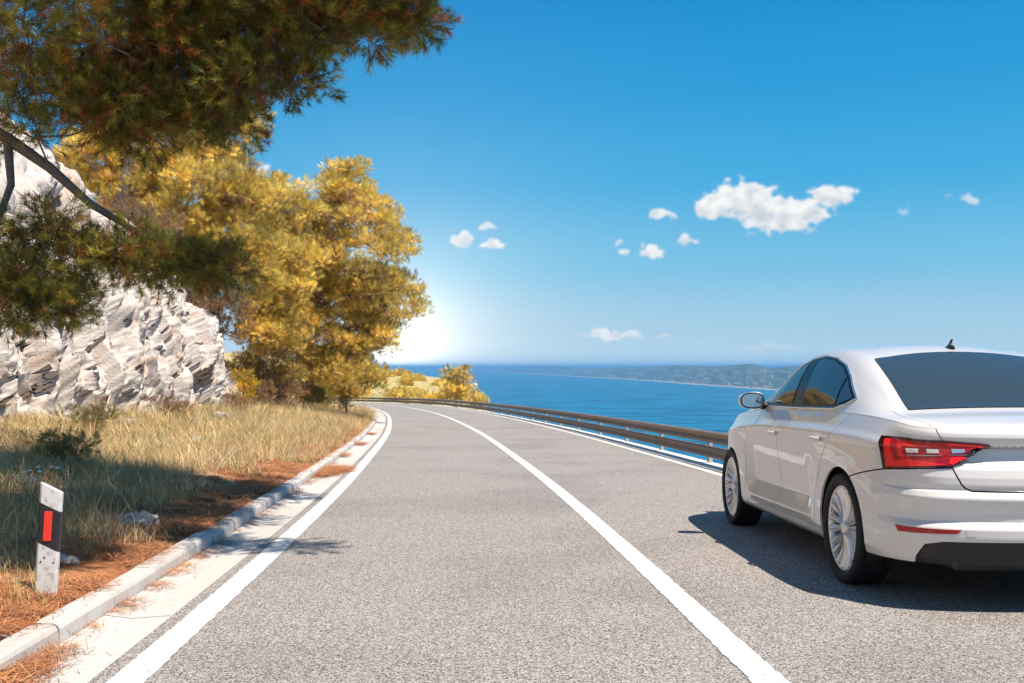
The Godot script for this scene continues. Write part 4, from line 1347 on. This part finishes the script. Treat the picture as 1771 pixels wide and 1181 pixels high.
# A panel: the part of a surface inside a polygon of its own coordinates, with folded-in edges of the given depth
func panel(b: MB, poly: PackedVector2Array, cell: Vector2, surf, mirror: bool, out: Vector3, lip := 0.0, proud := 0.0) -> void:
	var box := Rect2(poly[0], Vector2.ZERO)
	for p in poly: box = box.expand(p)
	var seen := {}
	var flip := Vector3(-1 if mirror else 1, 1, 1)
	var point := func(p: Vector2) -> int:
		var key := Vector2i(int(round(p.x * 20000)), int(round(p.y * 20000)))
		if seen.has(key): return seen[key]
		var e := 0.003
		var o: Vector3 = surf.call(p)
		var n: Vector3 = (surf.call(p + Vector2(e, 0)) - surf.call(p - Vector2(e, 0))).cross(surf.call(p + Vector2(0, e)) - surf.call(p - Vector2(0, e))).normalized()
		if n.dot(out) < 0: n = -n
		seen[key] = b.vert((o + n * proud) * flip, n * flip, Color.WHITE, p)
		return seen[key]
	var nx := int(ceil(box.size.x / cell.x))
	var ny := int(ceil(box.size.y / cell.y))
	var y0 := floorf(box.position.y / cell.y) * cell.y
	for i in nx:
		for j in ny + 1:
			var c := Rect2(box.position.x + i * cell.x, y0 + j * cell.y, cell.x, cell.y)
			var q := PackedVector2Array([c.position, c.position + Vector2(c.size.x, 0), c.end, c.position + Vector2(0, c.size.y)])
			var inside := 0
			for p in q:
				if Geometry2D.is_point_in_polygon(p, poly): inside += 1
			if inside == 4:
				b.quad(point.call(q[0]), point.call(q[1]), point.call(q[2]), point.call(q[3]))
				continue
			for piece in Geometry2D.intersect_polygons(q, poly):
				var t := Geometry2D.triangulate_polygon(piece)
				for k in range(0, t.size(), 3): b.tri(point.call(piece[t[k]]), point.call(piece[t[k + 1]]), point.call(piece[t[k + 2]]))
	if lip > 0.0:
		var cw := Geometry2D.is_polygon_clockwise(poly)
		for i in poly.size():
			var p := poly[i]
			var r := poly[(i + 1) % poly.size()]
			var d := r - p
			var parts := maxi(1, int(ceil(maxf(absf(d.x) / cell.x, absf(d.y) / cell.y))))
			for k in parts:
				var q0 := point.call(p + d * k / parts) as int
				var q1 := point.call(p + d * (k + 1) / parts) as int
				var m := (b.v[q1] - b.v[q0]).cross(b.n[q0])
				var mid: Vector3 = surf.call(p + d * (k + 0.5) / parts + Vector2(d.y, -d.x).normalized() * 0.01 * (-1 if cw else 1)) * flip
				if m.dot(mid - (b.v[q0] + b.v[q1]) / 2) < 0: m = -m
				b.face([b.v[q0], b.v[q1], b.v[q1] - b.n[q1] * lip, b.v[q0] - b.n[q0] * lip], m)

func both(called: String, poly: PackedVector2Array, surf, m: Material, cell := Vector2(0.04, 0.02), out := Vector3(-1, 0.15, 0.15), lip := 0.012, proud := 0.0, parent: Node = null) -> Array:
	var r := []
	for side in [false, true]:
		var b := MB.new()
		panel(b, poly, cell, surf, side, out, lip, proud)
		r.append(obj(called, b.mesh(), m, parent if parent else car))
	return r

func ring_poly(c: Vector2, r: float, n := 40) -> PackedVector2Array:
	var p := PackedVector2Array()
	for i in n: p.append(c + Vector2(cos(TAU * i / n), sin(TAU * i / n)) * r)
	return p

func side_poly(pts: Array) -> PackedVector2Array:      # (l, q) -> (a, q)
	var p := PackedVector2Array()
	for q in pts: p.append(Vector2(at_l(q[0]), q[1]))
	return p

func without(poly: PackedVector2Array, hole: PackedVector2Array) -> PackedVector2Array:
	var best := PackedVector2Array()
	for p in Geometry2D.clip_polygons(poly, hole):
		if not Geometry2D.is_polygon_clockwise(p) and p.size() > 2 and area(p) > area(best): best = p
	return best if best.size() else poly

func area(p: PackedVector2Array) -> float:
	var s := 0.0
	for i in p.size(): s += p[i].cross(p[(i + 1) % p.size()])
	return absf(s) / 2

func place_car() -> void:
	var head := 0.0305
	var up := Vector3(0, 1, -FALL).normalized()
	var fwd := Vector3(-sin(head), 0, -cos(head))
	fwd = (fwd - up * fwd.dot(up)).normalized()
	var right := fwd.cross(up).normalized()
	var d := 6.52
	car_to_world = Transform3D(Basis(right, up, -fwd), Vector3(2.927, -FALL * d, -d))

func make_car() -> void:
	place_car()
	car_outline()
	car = thing("saloon_car", "white four-door saloon car seen from behind in the right-hand lane", "car", car_to_world.origin, car_to_world.basis)
	var white := mat(lin(0.64, 0.62, 0.605), 0.35, 0.0, 0.5)
	white.clearcoat_enabled = true
	white.clearcoat = 1.0
	white.clearcoat_roughness = 0.02
	var black := mat(lin(0.012, 0.012, 0.013), 0.5)
	var gloss := mat(lin(0.006, 0.006, 0.007), 0.3, 0.0, 0.35)
	var glass := mat(lin(0.030, 0.042, 0.050), 0.04, 0.0, 0.5)
	var chrome := mat(lin(0.72, 0.73, 0.74), 0.14, 1.0)
	var body := func(p: Vector2) -> Vector3: return low(p.x, p.y)
	var gap := 0.0042
	var arch_r := ring_poly(Vector2(at_l(0.0), 0.335), 0.372, 48)
	var arch_f := ring_poly(Vector2(at_l(2.84), 0.335), 0.372, 48)
	# lower panels
	var fr := [2.30, 1.385]
	both("front_bumper", side_poly([[3.82, 0.20], [3.18, 0.20], [3.18, 0.72], [3.45, TOPQ], [3.82, TOPQ]]), body, white)
	both("front_wing", without(side_poly([[3.18 - gap, 0.20], [fr[0] + gap, 0.20], [fr[0] + gap, TOPQ], [3.45 - gap, TOPQ], [3.18 - gap, 0.72]]), arch_f), body, white)
	var door_f := both("front_door", side_poly([[fr[0] - gap, 0.292], [fr[1] + gap, 0.292], [fr[1] + gap, TOPQ], [fr[0] - gap, TOPQ]]), body, white, Vector2(0.04, 0.01))
	var seam := [[0.50, 0.292], [0.485, 0.42], [0.445, 0.54], [0.40, 0.62], [0.33, 0.742], [0.23, 0.84], [0.13, 0.917], [0.02, 0.99], [-0.06, TOPQ]]
	var pr := [[fr[1] - gap, TOPQ], [fr[1] - gap, 0.292]]
	for q in seam: pr.append([q[0] + gap, q[1]])
	var door_r := both("rear_door", side_poly(pr), body, white, Vector2(0.04, 0.01))
	both("sill", side_poly([[2.46, 0.19], [0.38, 0.19], [0.38, 0.288], [2.46, 0.288]]), body, white)
	var seam_b := [Vector2(4.50, 0.655), Vector2(4.643, 0.687), Vector2(4.97, 0.752), Vector2(5.21, 0.79), Vector2(5.41, 0.804)]
	var seam_t := [Vector2(5.317, TOPQ), Vector2(5.373, 0.96), Vector2(5.42, 0.806), Vector2(5.47, 0.702), Vector2(5.49, 0.68), Vector2(5.523, 0.664), Vector2(plan_end(), 0.659)]
	var qp := PackedVector2Array()
	for q in seam: qp.append(Vector2(at_l(q[0] - gap), q[1]))
	for k in 2: qp.append(seam_t[k] - Vector2(gap, 0))
	for k in 5: qp.append(seam_b[4 - k] + Vector2(0, gap))
	qp.append(Vector2(at_l(-0.2), 0.292))
	both("rear_wing", without(qp, arch_r), body, white, Vector2(0.04, 0.01))
	var bp := PackedVector2Array()
	for k in 5: bp.append(seam_b[k] - Vector2(0, gap))
	for k in range(2, 7): bp.append(seam_t[k] - Vector2(gap * 0.7, gap))
	for q in [Vector2(plan_end(), 0.388), Vector2(5.373, 0.38), Vector2(5.267, 0.36), Vector2(5.19, 0.285), Vector2(5.17, 0.25), Vector2(at_l(-0.1), 0.24)]: bp.append(q)
	both("rear_bumper", without(bp, arch_r), body, white, Vector2(0.04, 0.01))
	both("diffuser", PackedVector2Array([Vector2(5.12, 0.23), Vector2(5.12, 0.27), Vector2(5.25, 0.37), Vector2(5.37, 0.395), Vector2(plan_end(), 0.40), Vector2(plan_end(), 0.23)]), body, black, Vector2(0.04, 0.02), Vector3(-0.3, 0, 1), 0.0, -0.02)
	var tp := PackedVector2Array()
	for k in 7: tp.append(seam_t[k] + Vector2(gap * 0.7, gap if k > 1 else 0.0))
	tp.append(Vector2(plan_end(), TOPQ))
	both("boot_lid", tp, body, white, Vector2(0.04, 0.01))
	# upper shell: bonnet, cabin and boot deck
	var shell := func(called: String, l0: float, l1: float, k0: float, k1: float, rows: int, cols: int) -> void:
		for side in [1.0, -1.0]:
			var b := MB.new()
			b.grid(rows, cols, func(i: int, j: int):
				var p := high(lerpf(l0, l1, float(i) / (rows - 1)), lerpf(k0, k1, float(j) / (cols - 1)))
				return Vector3(p.x * side, p.y, p.z), Vector3(-side * 0.4, 1, 0))
			obj(called, b.mesh(), white, car)
	var tail_l: float = top_l[-1]
	var tail_s := -low(5.317, TOPQ).z
	shell.call("bonnet", 2.6, top_l[0] - 0.002, 0.0, 1.0, 40, 34)
	shell.call("roof", -0.40, 2.6, 0.0, 1.0, 110, 50)
	for side in [1.0, -1.0]:
		var seam_k := func(l: float) -> float: return 0.30 * smoothstep(tail_s - 0.004, tail_s + 0.09, l)
		var deck := MB.new()
		deck.grid(60, 30, func(i: int, j: int):
			var l := tail_l + 0.0004 + (-0.4006 - tail_l) * pow(i / 59.0, 2.4)
			var p := high(l, lerpf(seam_k.call(l), 1.0, j / 29.0))
			return Vector3(p.x * side, p.y, p.z), Vector3(-side * 0.3, 1, 0.1))
		obj("boot_deck", deck.mesh(), white, car)
		var sh := MB.new()
		sh.grid(50, 14, func(i: int, j: int):
			var l := tail_s + 0.004 + (-0.4006 - tail_s) * pow(i / 49.0, 1.6)
			var p := high(l, maxf(seam_k.call(l) - 0.008, 0.0) * j / 13.0)
			return Vector3(p.x * side, p.y, p.z), Vector3(-side * 0.6, 1, 0.1))
		obj("shoulder", sh.mesh(), white, car)
	# rear screen, windscreen
	var screen := func(called: String, l0: float, l1: float, w0: float, w1: float, m: Material, proud: float) -> Node:
		var b := MB.new()
		b.grid(24, 33, func(i: int, j: int):
			var t := i / 23.0
			var x := (j - 16) / 16.0
			var l := lerpf(l0, l1, t) + 0.05 * (1.0 - x * x) * (t * 1.3 if l1 < 1 else -1.0)
			var p := over(l, x * lerpf(w0, w1, t))
			return p + Vector3(0, proud, 0), Vector3.UP)
		return obj(called, b.mesh(), m, car)
	screen.call("rear_screen", -0.43, 0.385, 0.662, 0.553, glass, 0.006)
	screen.call("windscreen", 2.56, 1.74, 0.70, 0.585, glass, 0.006)
	# side windows: a gloss black surround, a bright strip and the panes
	var cab := func(p: Vector2) -> Vector3: return flank(p.x, p.y)
	var dlo := [[2.10, 1.058], [1.95, 1.125], [1.8, 1.205], [1.65, 1.295], [1.5, 1.368], [1.3, 1.41], [1.06, 1.424], [0.8, 1.40], [0.55, 1.345], [0.34, 1.265], [0.15, 1.175], [0.04, 1.13], [0.14, 1.09], [0.32, 1.06], [1.2, 1.055]]
	var poly := PackedVector2Array()
	for q in dlo: poly.append(Vector2(q[0], q[1]))
	both("window_surround", poly, cab, gloss, Vector2(0.04, 0.02), Vector3(-1, 0.3, 0), 0.0, 0.004)
	var inner := Geometry2D.offset_polygon(poly, -0.024, Geometry2D.JOIN_ROUND)[0]
	var cut := func(a: PackedVector2Array) -> PackedVector2Array: return Geometry2D.intersect_polygons(inner, a)[0]
	both("window_pane", cut.call(PackedVector2Array([Vector2(3, 1), Vector2(3, 1.6), Vector2(1.40, 1.6), Vector2(1.21, 1)])), cab, glass, Vector2(0.04, 0.02), Vector3(-1, 0.3, 0), 0.0, 0.007)
	both("window_pane", cut.call(PackedVector2Array([Vector2(0.955, 1), Vector2(1.225, 1.6), Vector2(0.535, 1.6), Vector2(0.295, 1)])), cab, glass, Vector2(0.04, 0.02), Vector3(-1, 0.3, 0), 0.0, 0.007)
	both("quarter_pane", cut.call(PackedVector2Array([Vector2(0.255, 1), Vector2(0.495, 1.6), Vector2(-0.4, 1.6), Vector2(-0.4, 1)])), cab, glass, Vector2(0.04, 0.02), Vector3(-1, 0.3, 0), 0.0, 0.007)
	for side in [1.0, -1.0]:
		var b := MB.new()
		var pts := []
		var rad := []
		for i in poly.size() + 1:
			var p := poly[i % poly.size()]
			var r := poly[(i + 1) % poly.size()]
			for k in 4:
				if i == poly.size() and k > 0: break
				var f := cab.call(p.lerp(r, k / 4.0)) as Vector3
				pts.append(Vector3((f.x - 0.006) * side, f.y, f.z))
				rad.append(0.0065)
		b.tube(pts, rad, 5)
		obj("window_strip", b.mesh(), chrome, car)
	# the rest
	car_lamps(body)
	car_details(white, black, gloss, chrome, glass, [door_f, door_r])
	car_wheels(black)
	var under := MB.new()  # car floor, with unseen filler boxes added to keep light out of gaps
	under.box(Vector3(0, 0.33, -1.36), Vector3(1.24, 0.22, 4.5), Basis(), 0.02)
	under.box(Vector3(0, 0.33, -1.42), Vector3(1.70, 0.20, 1.95), Basis(), 0.02)
	under.box(Vector3(0, 0.62, -1.36), Vector3(1.22, 0.5, 4.4), Basis(), 0.02)
	under.box(Vector3(0, 0.65, -1.42), Vector3(1.74, 0.48, 1.9), Basis(), 0.02)
	under.box(Vector3(0, 0.30, 0.72), Vector3(1.2, 0.14, 0.36), Basis(), 0.03)
	obj("underbody_and_filler", under.mesh(), black, car)

func car_lamps(body) -> void:
	var dark := mat(lin(0.045, 0.006, 0.008), 0.06, 0.0, 0.6)
	var red := mat(lin(0.85, 0.02, 0.018), 0.12, 0.0, 0.5)
	var deep := mat(lin(0.38, 0.010, 0.012), 0.1, 0.0, 0.5)
	var clear := mat(lin(0.62, 0.64, 0.66), 0.1, 0.6, 0.6)
	var pale := mat(lin(0.30, 0.26, 0.26), 0.15, 0.5, 0.6)
	var out := Vector3(-1, 0, 0.8)
	var A := func(p: Vector2) -> Vector2: return p
	var housing := PackedVector2Array(LAMP)
	var lamps := both("tail_lamp", housing, body, dark, Vector2(0.03, 0.02), out, 0.008, 0.007)
	for side in 2:
		for d in LAMP_BITS:
			var b := MB.new()
			panel(b, PackedVector2Array(d[1]), Vector2(0.03, 0.02), body, side == 1, out, 0.003, d[3])
			obj(d[0], b.mesh(), {"red": red, "deep": deep, "clear": clear, "pale": pale}[d[2]], lamps[side])
	var refl := both("rear_reflector", PackedVector2Array(REFLECTOR), body, deep, Vector2(0.03, 0.02), out, 0.004, 0.004)

const LAMP := [Vector2(4.920, 0.937), Vector2(5.117, 0.960), Vector2(5.367, 0.966), Vector2(5.560, 0.955), Vector2(5.617, 0.948), Vector2(5.630, 0.938), Vector2(5.527, 0.875), Vector2(5.423, 0.808), Vector2(5.213, 0.792), Vector2(4.970, 0.754)]
const LAMP_BITS := [
	["lamp_field", [Vector2(4.995, 0.930), Vector2(5.12, 0.948), Vector2(5.37, 0.956), Vector2(5.60, 0.942), Vector2(5.52, 0.885), Vector2(5.425, 0.818), Vector2(5.21, 0.802), Vector2(5.012, 0.768)], "deep", 0.0085],
	["light_bar", [Vector2(4.968, 0.926), Vector2(5.006, 0.930), Vector2(5.036, 0.853), Vector2(5.050, 0.812), Vector2(5.095, 0.798), Vector2(5.000, 0.770)], "red", 0.0105],
	["light_bar", [Vector2(5.05, 0.808), Vector2(5.113, 0.838), Vector2(5.260, 0.834), Vector2(5.39, 0.820), Vector2(5.25, 0.806), Vector2(5.07, 0.784)], "red", 0.011],
	["light_guide", [Vector2(5.060, 0.918), Vector2(5.355, 0.940), Vector2(5.355, 0.930), Vector2(5.095, 0.908), Vector2(5.107, 0.855), Vector2(5.150, 0.858), Vector2(5.150, 0.846), Vector2(5.078, 0.846)], "red", 0.011],
	["lens", [Vector2(5.123, 0.898), Vector2(5.203, 0.907), Vector2(5.203, 0.882), Vector2(5.130, 0.875)], "clear", 0.0115],
	["lens", [Vector2(5.257, 0.910), Vector2(5.340, 0.912), Vector2(5.343, 0.890), Vector2(5.263, 0.885)], "clear", 0.0115],
	["lens", [Vector2(5.417, 0.917), Vector2(5.490, 0.917), Vector2(5.490, 0.897), Vector2(5.420, 0.892)], "clear", 0.0115],
	["lens_edge", [Vector2(5.11, 0.862), Vector2(5.36, 0.878), Vector2(5.36, 0.873), Vector2(5.11, 0.857)], "pale", 0.0118],
	["lens_edge", [Vector2(5.41, 0.883), Vector2(5.515, 0.886), Vector2(5.54, 0.899), Vector2(5.548, 0.899), Vector2(5.52, 0.881), Vector2(5.41, 0.878)], "pale", 0.0118],
	["light_bar", [Vector2(5.413, 0.868), Vector2(5.500, 0.872), Vector2(5.426, 0.822), Vector2(5.402, 0.829)], "red", 0.011],
	["light_bar", [Vector2(5.393, 0.952), Vector2(5.590, 0.942), Vector2(5.545, 0.930), Vector2(5.397, 0.936)], "red", 0.011]]
const REFLECTOR := [Vector2(5.080, 0.446), Vector2(5.463, 0.446), Vector2(5.440, 0.424), Vector2(5.103, 0.413)]

func car_details(white: Material, black: Material, gloss: Material, chrome: Material, glass: Material, doors: Array) -> void:
	# door handles
	for d in [[0, 1.45], [1, 0.415]]:
		for side in 2:
			var s := 1.0 if side == 0 else -1.0
			var p := low(at_l(d[1]), 0.852)
			var b := MB.new()
			var pts := []
			var rad := []
			for k in 9:
				var t := k / 8.0
				pts.append(Vector3((p.x - 0.008 - 0.030 * sin(PI * t)) * s, p.y + 0.004 * sin(PI * t), p.z - 0.085 + 0.17 * t))
				rad.append(0.012 + 0.004 * sin(PI * t))
			b.tube(pts, rad, 8)
			obj("handle", b.mesh(), white, doors[d[0]][side])
	# door mirrors
	for s in [1.0, -1.0]:
		var b := MB.new()
		var c := Vector3(-0.962 * s, 1.098, -1.95)
		b.grid(20, 28, func(i: int, j: int):
			var a := PI * i / 19.0
			var w := TAU * j / 27.0
			var d := Vector3(sin(a) * cos(w), cos(a), sin(a) * sin(w))
			var e := Vector3(signf(d.x) * pow(absf(d.x), 0.75), signf(d.y) * pow(absf(d.y), 0.75), d.z)
			var q := Vector3(e.x * 0.098, e.y * (0.068 - 0.012 * e.x * s * -1.0), e.z * 0.10)
			if q.z > 0.045: q.z = 0.045
			q.z -= 0.25 * q.x * s * -1.0 * 0.4
			return c + q, Vector3.ZERO)
		outward(b, c)
		var shell := obj("wing_mirror", b.mesh(), white, car)
		var g := MB.new()
		var oval := PackedVector2Array()
		for k in 28:
			var w := TAU * k / 28.0
			oval.append(Vector2(signf(cos(w)) * pow(absf(cos(w)), 0.75) * 0.094, signf(sin(w)) * pow(absf(sin(w)), 0.75) * 0.064))
		var tilt := Basis(Vector3.UP, -0.10 * s)
		g.prism(oval, -0.004, 0.004, Transform3D(tilt, c + Vector3(0, 0, 0.047)))
		obj("mirror_rim", g.mesh(), black, shell)
		var gg := MB.new()
		var small := PackedVector2Array()
		for p in oval: small.append(Vector2(p.x * 0.88, p.y * 0.84))
		gg.prism(small, 0.0, 0.006, Transform3D(tilt, c + Vector3(0, 0, 0.047)))
		var mirror_glass := mat(lin(0.45, 0.48, 0.5), 0.03, 1.0)
		obj("mirror_glass", gg.mesh(), mirror_glass, shell)
		var f := MB.new()
		f.tube([Vector3(-0.82 * s, 1.055, -1.97), Vector3(-0.89 * s, 1.055, -1.96), Vector3(-0.94 * s, 1.065, -1.95)], [0.03, 0.024, 0.02], 8)
		obj("mirror_foot", f.mesh(), gloss, shell)
	# aerial on the roof
	var top := over(0.60, 0.0) + Vector3(0.04, 0, 0)
	var fin := MB.new()
	var prof := PackedVector2Array([Vector2(-0.075, -0.004), Vector2(0.085, -0.004), Vector2(0.082, 0.008), Vector2(0.045, 0.022), Vector2(0.035, 0.04), Vector2(0.055, 0.068), Vector2(0.05, 0.072), Vector2(0.025, 0.062), Vector2(0.0, 0.035), Vector2(-0.04, 0.016), Vector2(-0.073, 0.008)])
	for k in prof.size(): prof[k] *= 0.8
	fin.prism(prof, -0.005, 0.005, Transform3D(Basis(Vector3.UP, -PI / 2), top))
	fin.grid(8, 24, func(i: int, j: int):
		var a := PI / 2 * i / 7.0
		var w := TAU * j / 23.0
		return top + Vector3(0.028 * sin(a) * cos(w), 0.018 * cos(a) - 0.004, 0.064 * sin(a) * sin(w)), Vector3.UP)
	obj("roof_aerial", fin.mesh(), black, car)
	# small square cover of the towing eye on the bumper, number plate panel stays plain
	for s in [1.0, -1.0]:
		var b := MB.new()
		var a := 5.487
		panel(b, PackedVector2Array([Vector2(a, 0.413), Vector2(a + 0.052, 0.413), Vector2(a + 0.052, 0.446), Vector2(a, 0.446)]), Vector2(0.03, 0.02), func(p: Vector2) -> Vector3: return low(p.x, p.y), s < 0, Vector3(0, 0, 1), 0.002, 0.0015)
		obj("towing_cover", b.mesh(), white, car)

func outward(b: MB, c: Vector3) -> void:
	for k in b.n.size():
		if b.n[k].length() < 0.5: b.n[k] = (b.v[k] - c).normalized()
		if b.n[k].dot(b.v[k] - c) < 0: b.n[k] = -b.n[k]
	for k in range(0, b.ix.size(), 3):
		var a := b.ix[k]
		if (b.v[b.ix[k + 1]] - b.v[a]).cross(b.v[b.ix[k + 2]] - b.v[a]).dot(b.n[a] + b.n[b.ix[k + 1]] + b.n[b.ix[k + 2]]) > 0:
			var z := b.ix[k + 1]
			b.ix[k + 1] = b.ix[k + 2]
			b.ix[k + 2] = z

func car_wheels(black: Material) -> void:
	var rubber := mat(lin(0.016, 0.016, 0.017), 0.7, 0.0, 0.4)
	var alloy := mat(lin(0.72, 0.715, 0.71), 0.34, 0.75)
	var disc := mat(lin(0.25, 0.24, 0.23), 0.4, 0.8)
	for s in [1.0, -1.0]:
		for z in [0.0, -2.84]:
			var w := Node3D.new()
			w.name = "wheel"
			car.add_child(w, true)
			w.position = Vector3(-0.812 * s, 0.335, z)
			w.rotation.x = 0.35 + z * 0.2
			var ax := Vector3(-s, 0, 0)
			var t := MB.new()
			var prof := [Vector2(0.258, 0.078), Vector2(0.264, 0.096), Vector2(0.278, 0.108), Vector2(0.297, 0.113), Vector2(0.315, 0.110), Vector2(0.328, 0.101), Vector2(0.334, 0.088)]
			for g in [0.062, 0.022, -0.022, -0.062]:
				prof.append_array([Vector2(0.335, g + 0.006), Vector2(0.335, g + 0.006), Vector2(0.327, g + 0.005), Vector2(0.327, g - 0.005), Vector2(0.335, g - 0.006), Vector2(0.335, g - 0.006)])
			prof.append_array([Vector2(0.334, -0.088), Vector2(0.328, -0.101), Vector2(0.315, -0.110), Vector2(0.297, -0.113), Vector2(0.26, -0.10)])
			prof.reverse()
			t.lathe(prof, ax, Vector3.ZERO, 72)
			obj("tyre", t.mesh(), rubber, w)
			var r := MB.new()
			var rp_ := [Vector2(0.235, -0.09), Vector2(0.238, 0.055), Vector2(0.242, 0.082), Vector2(0.248, 0.092), Vector2(0.256, 0.094), Vector2(0.262, 0.088), Vector2(0.262, 0.078)]
			r.lathe(rp_, ax, Vector3.ZERO, 64)
			obj("rim", r.mesh(), alloy, w)
			var d := MB.new()
			d.lathe([Vector2(0.235, -0.03), Vector2(0.16, -0.032), Vector2(0.0, -0.032)], ax, Vector3.ZERO, 40)
			obj("wheel_back", d.mesh(), black, w)
			var bd := MB.new()
			bd.lathe([Vector2(0.155, -0.01), Vector2(0.155, 0.004), Vector2(0.155, 0.004), Vector2(0.07, 0.004)], ax, Vector3.ZERO, 40)
			obj("brake_disc", bd.mesh(), disc, w)
			for k in 20:
				var turn := Basis(Vector3.RIGHT, TAU * (k / 2) / 10.0 + (0.14 if k % 2 else -0.14))
				var b := MB.new()
				# a broad blade with a raised rib, narrow at the hub, wide at the rim, set a little askew
				var sec_ := func(rr: float) -> Array:
					var f := (rr - 0.04) / 0.205
					var hw := lerpf(0.007, 0.026, pow(f, 0.9))
					var x := 0.078 - 0.022 * sin(PI * clampf(f, 0, 1)) * 0.9 + 0.010 * f
					var lean := -0.004 * f
					return [Vector3(-s * (x - 0.040), rr, lean - hw * 0.8), Vector3(-s * (x - 0.010), rr, lean - hw), Vector3(-s * (x + 0.004), rr, lean - hw * 0.5), Vector3(-s * (x + 0.010), rr, lean), Vector3(-s * (x + 0.004), rr, lean + hw * 0.5), Vector3(-s * (x - 0.010), rr, lean + hw), Vector3(-s * (x - 0.045), rr, lean + hw * 0.8)]
				var prev := sec_.call(0.04) as Array
				for i in 8:
					var now := sec_.call(0.04 + 0.205 * (i + 1) / 8.0) as Array
					for j in 6:
						var o := Vector3(-s, 0, 0)
						if j == 0: o = Vector3(0, 0, -1)
						if j == 5: o = Vector3(0, 0, 1)
						b.face([turn * prev[j], turn * prev[j + 1], turn * now[j + 1], turn * now[j]], turn * o)
					prev = now
				obj("spoke", b.mesh(), alloy, w)
			var h := MB.new()
			h.lathe([Vector2(0.052, 0.05), Vector2(0.05, 0.082), Vector2(0.034, 0.088), Vector2(0.034, 0.088), Vector2(0.030, 0.092), Vector2(0.0, 0.094)], ax, Vector3.ZERO, 28)
			obj("hub_cap", h.mesh(), alloy, w)
			# wheel house
			var l := MB.new()
			l.lathe([Vector2(0.385, 0.075), Vector2(0.385, -0.2), Vector2(0.0, -0.2)], ax, Vector3.ZERO, 48)
			for k in l.n.size(): l.n[k] = -l.n[k]
			for k in range(0, l.ix.size(), 3):
				var q := l.ix[k + 1]
				l.ix[k + 1] = l.ix[k + 2]
				l.ix[k + 2] = q
			# keep only what lies above the sill
			var kept := PackedInt32Array()
			for k in range(0, l.ix.size(), 3):
				var my := (l.v[l.ix[k]].y + l.v[l.ix[k + 1]].y + l.v[l.ix[k + 2]].y) / 3.0
				if my > -0.12: kept.append_array([l.ix[k], l.ix[k + 1], l.ix[k + 2]])
			l.ix = kept
			var liner := obj("wheel_house", l.mesh(), black, car)
			liner.position = w.position


func _ready() -> void:
	rng.seed = 20
	lay_out_road()
	set_view()
	set_noises()
	land_and_sea()
	make_road()
	make_rail()
	make_post()
	plants()
	make_car()
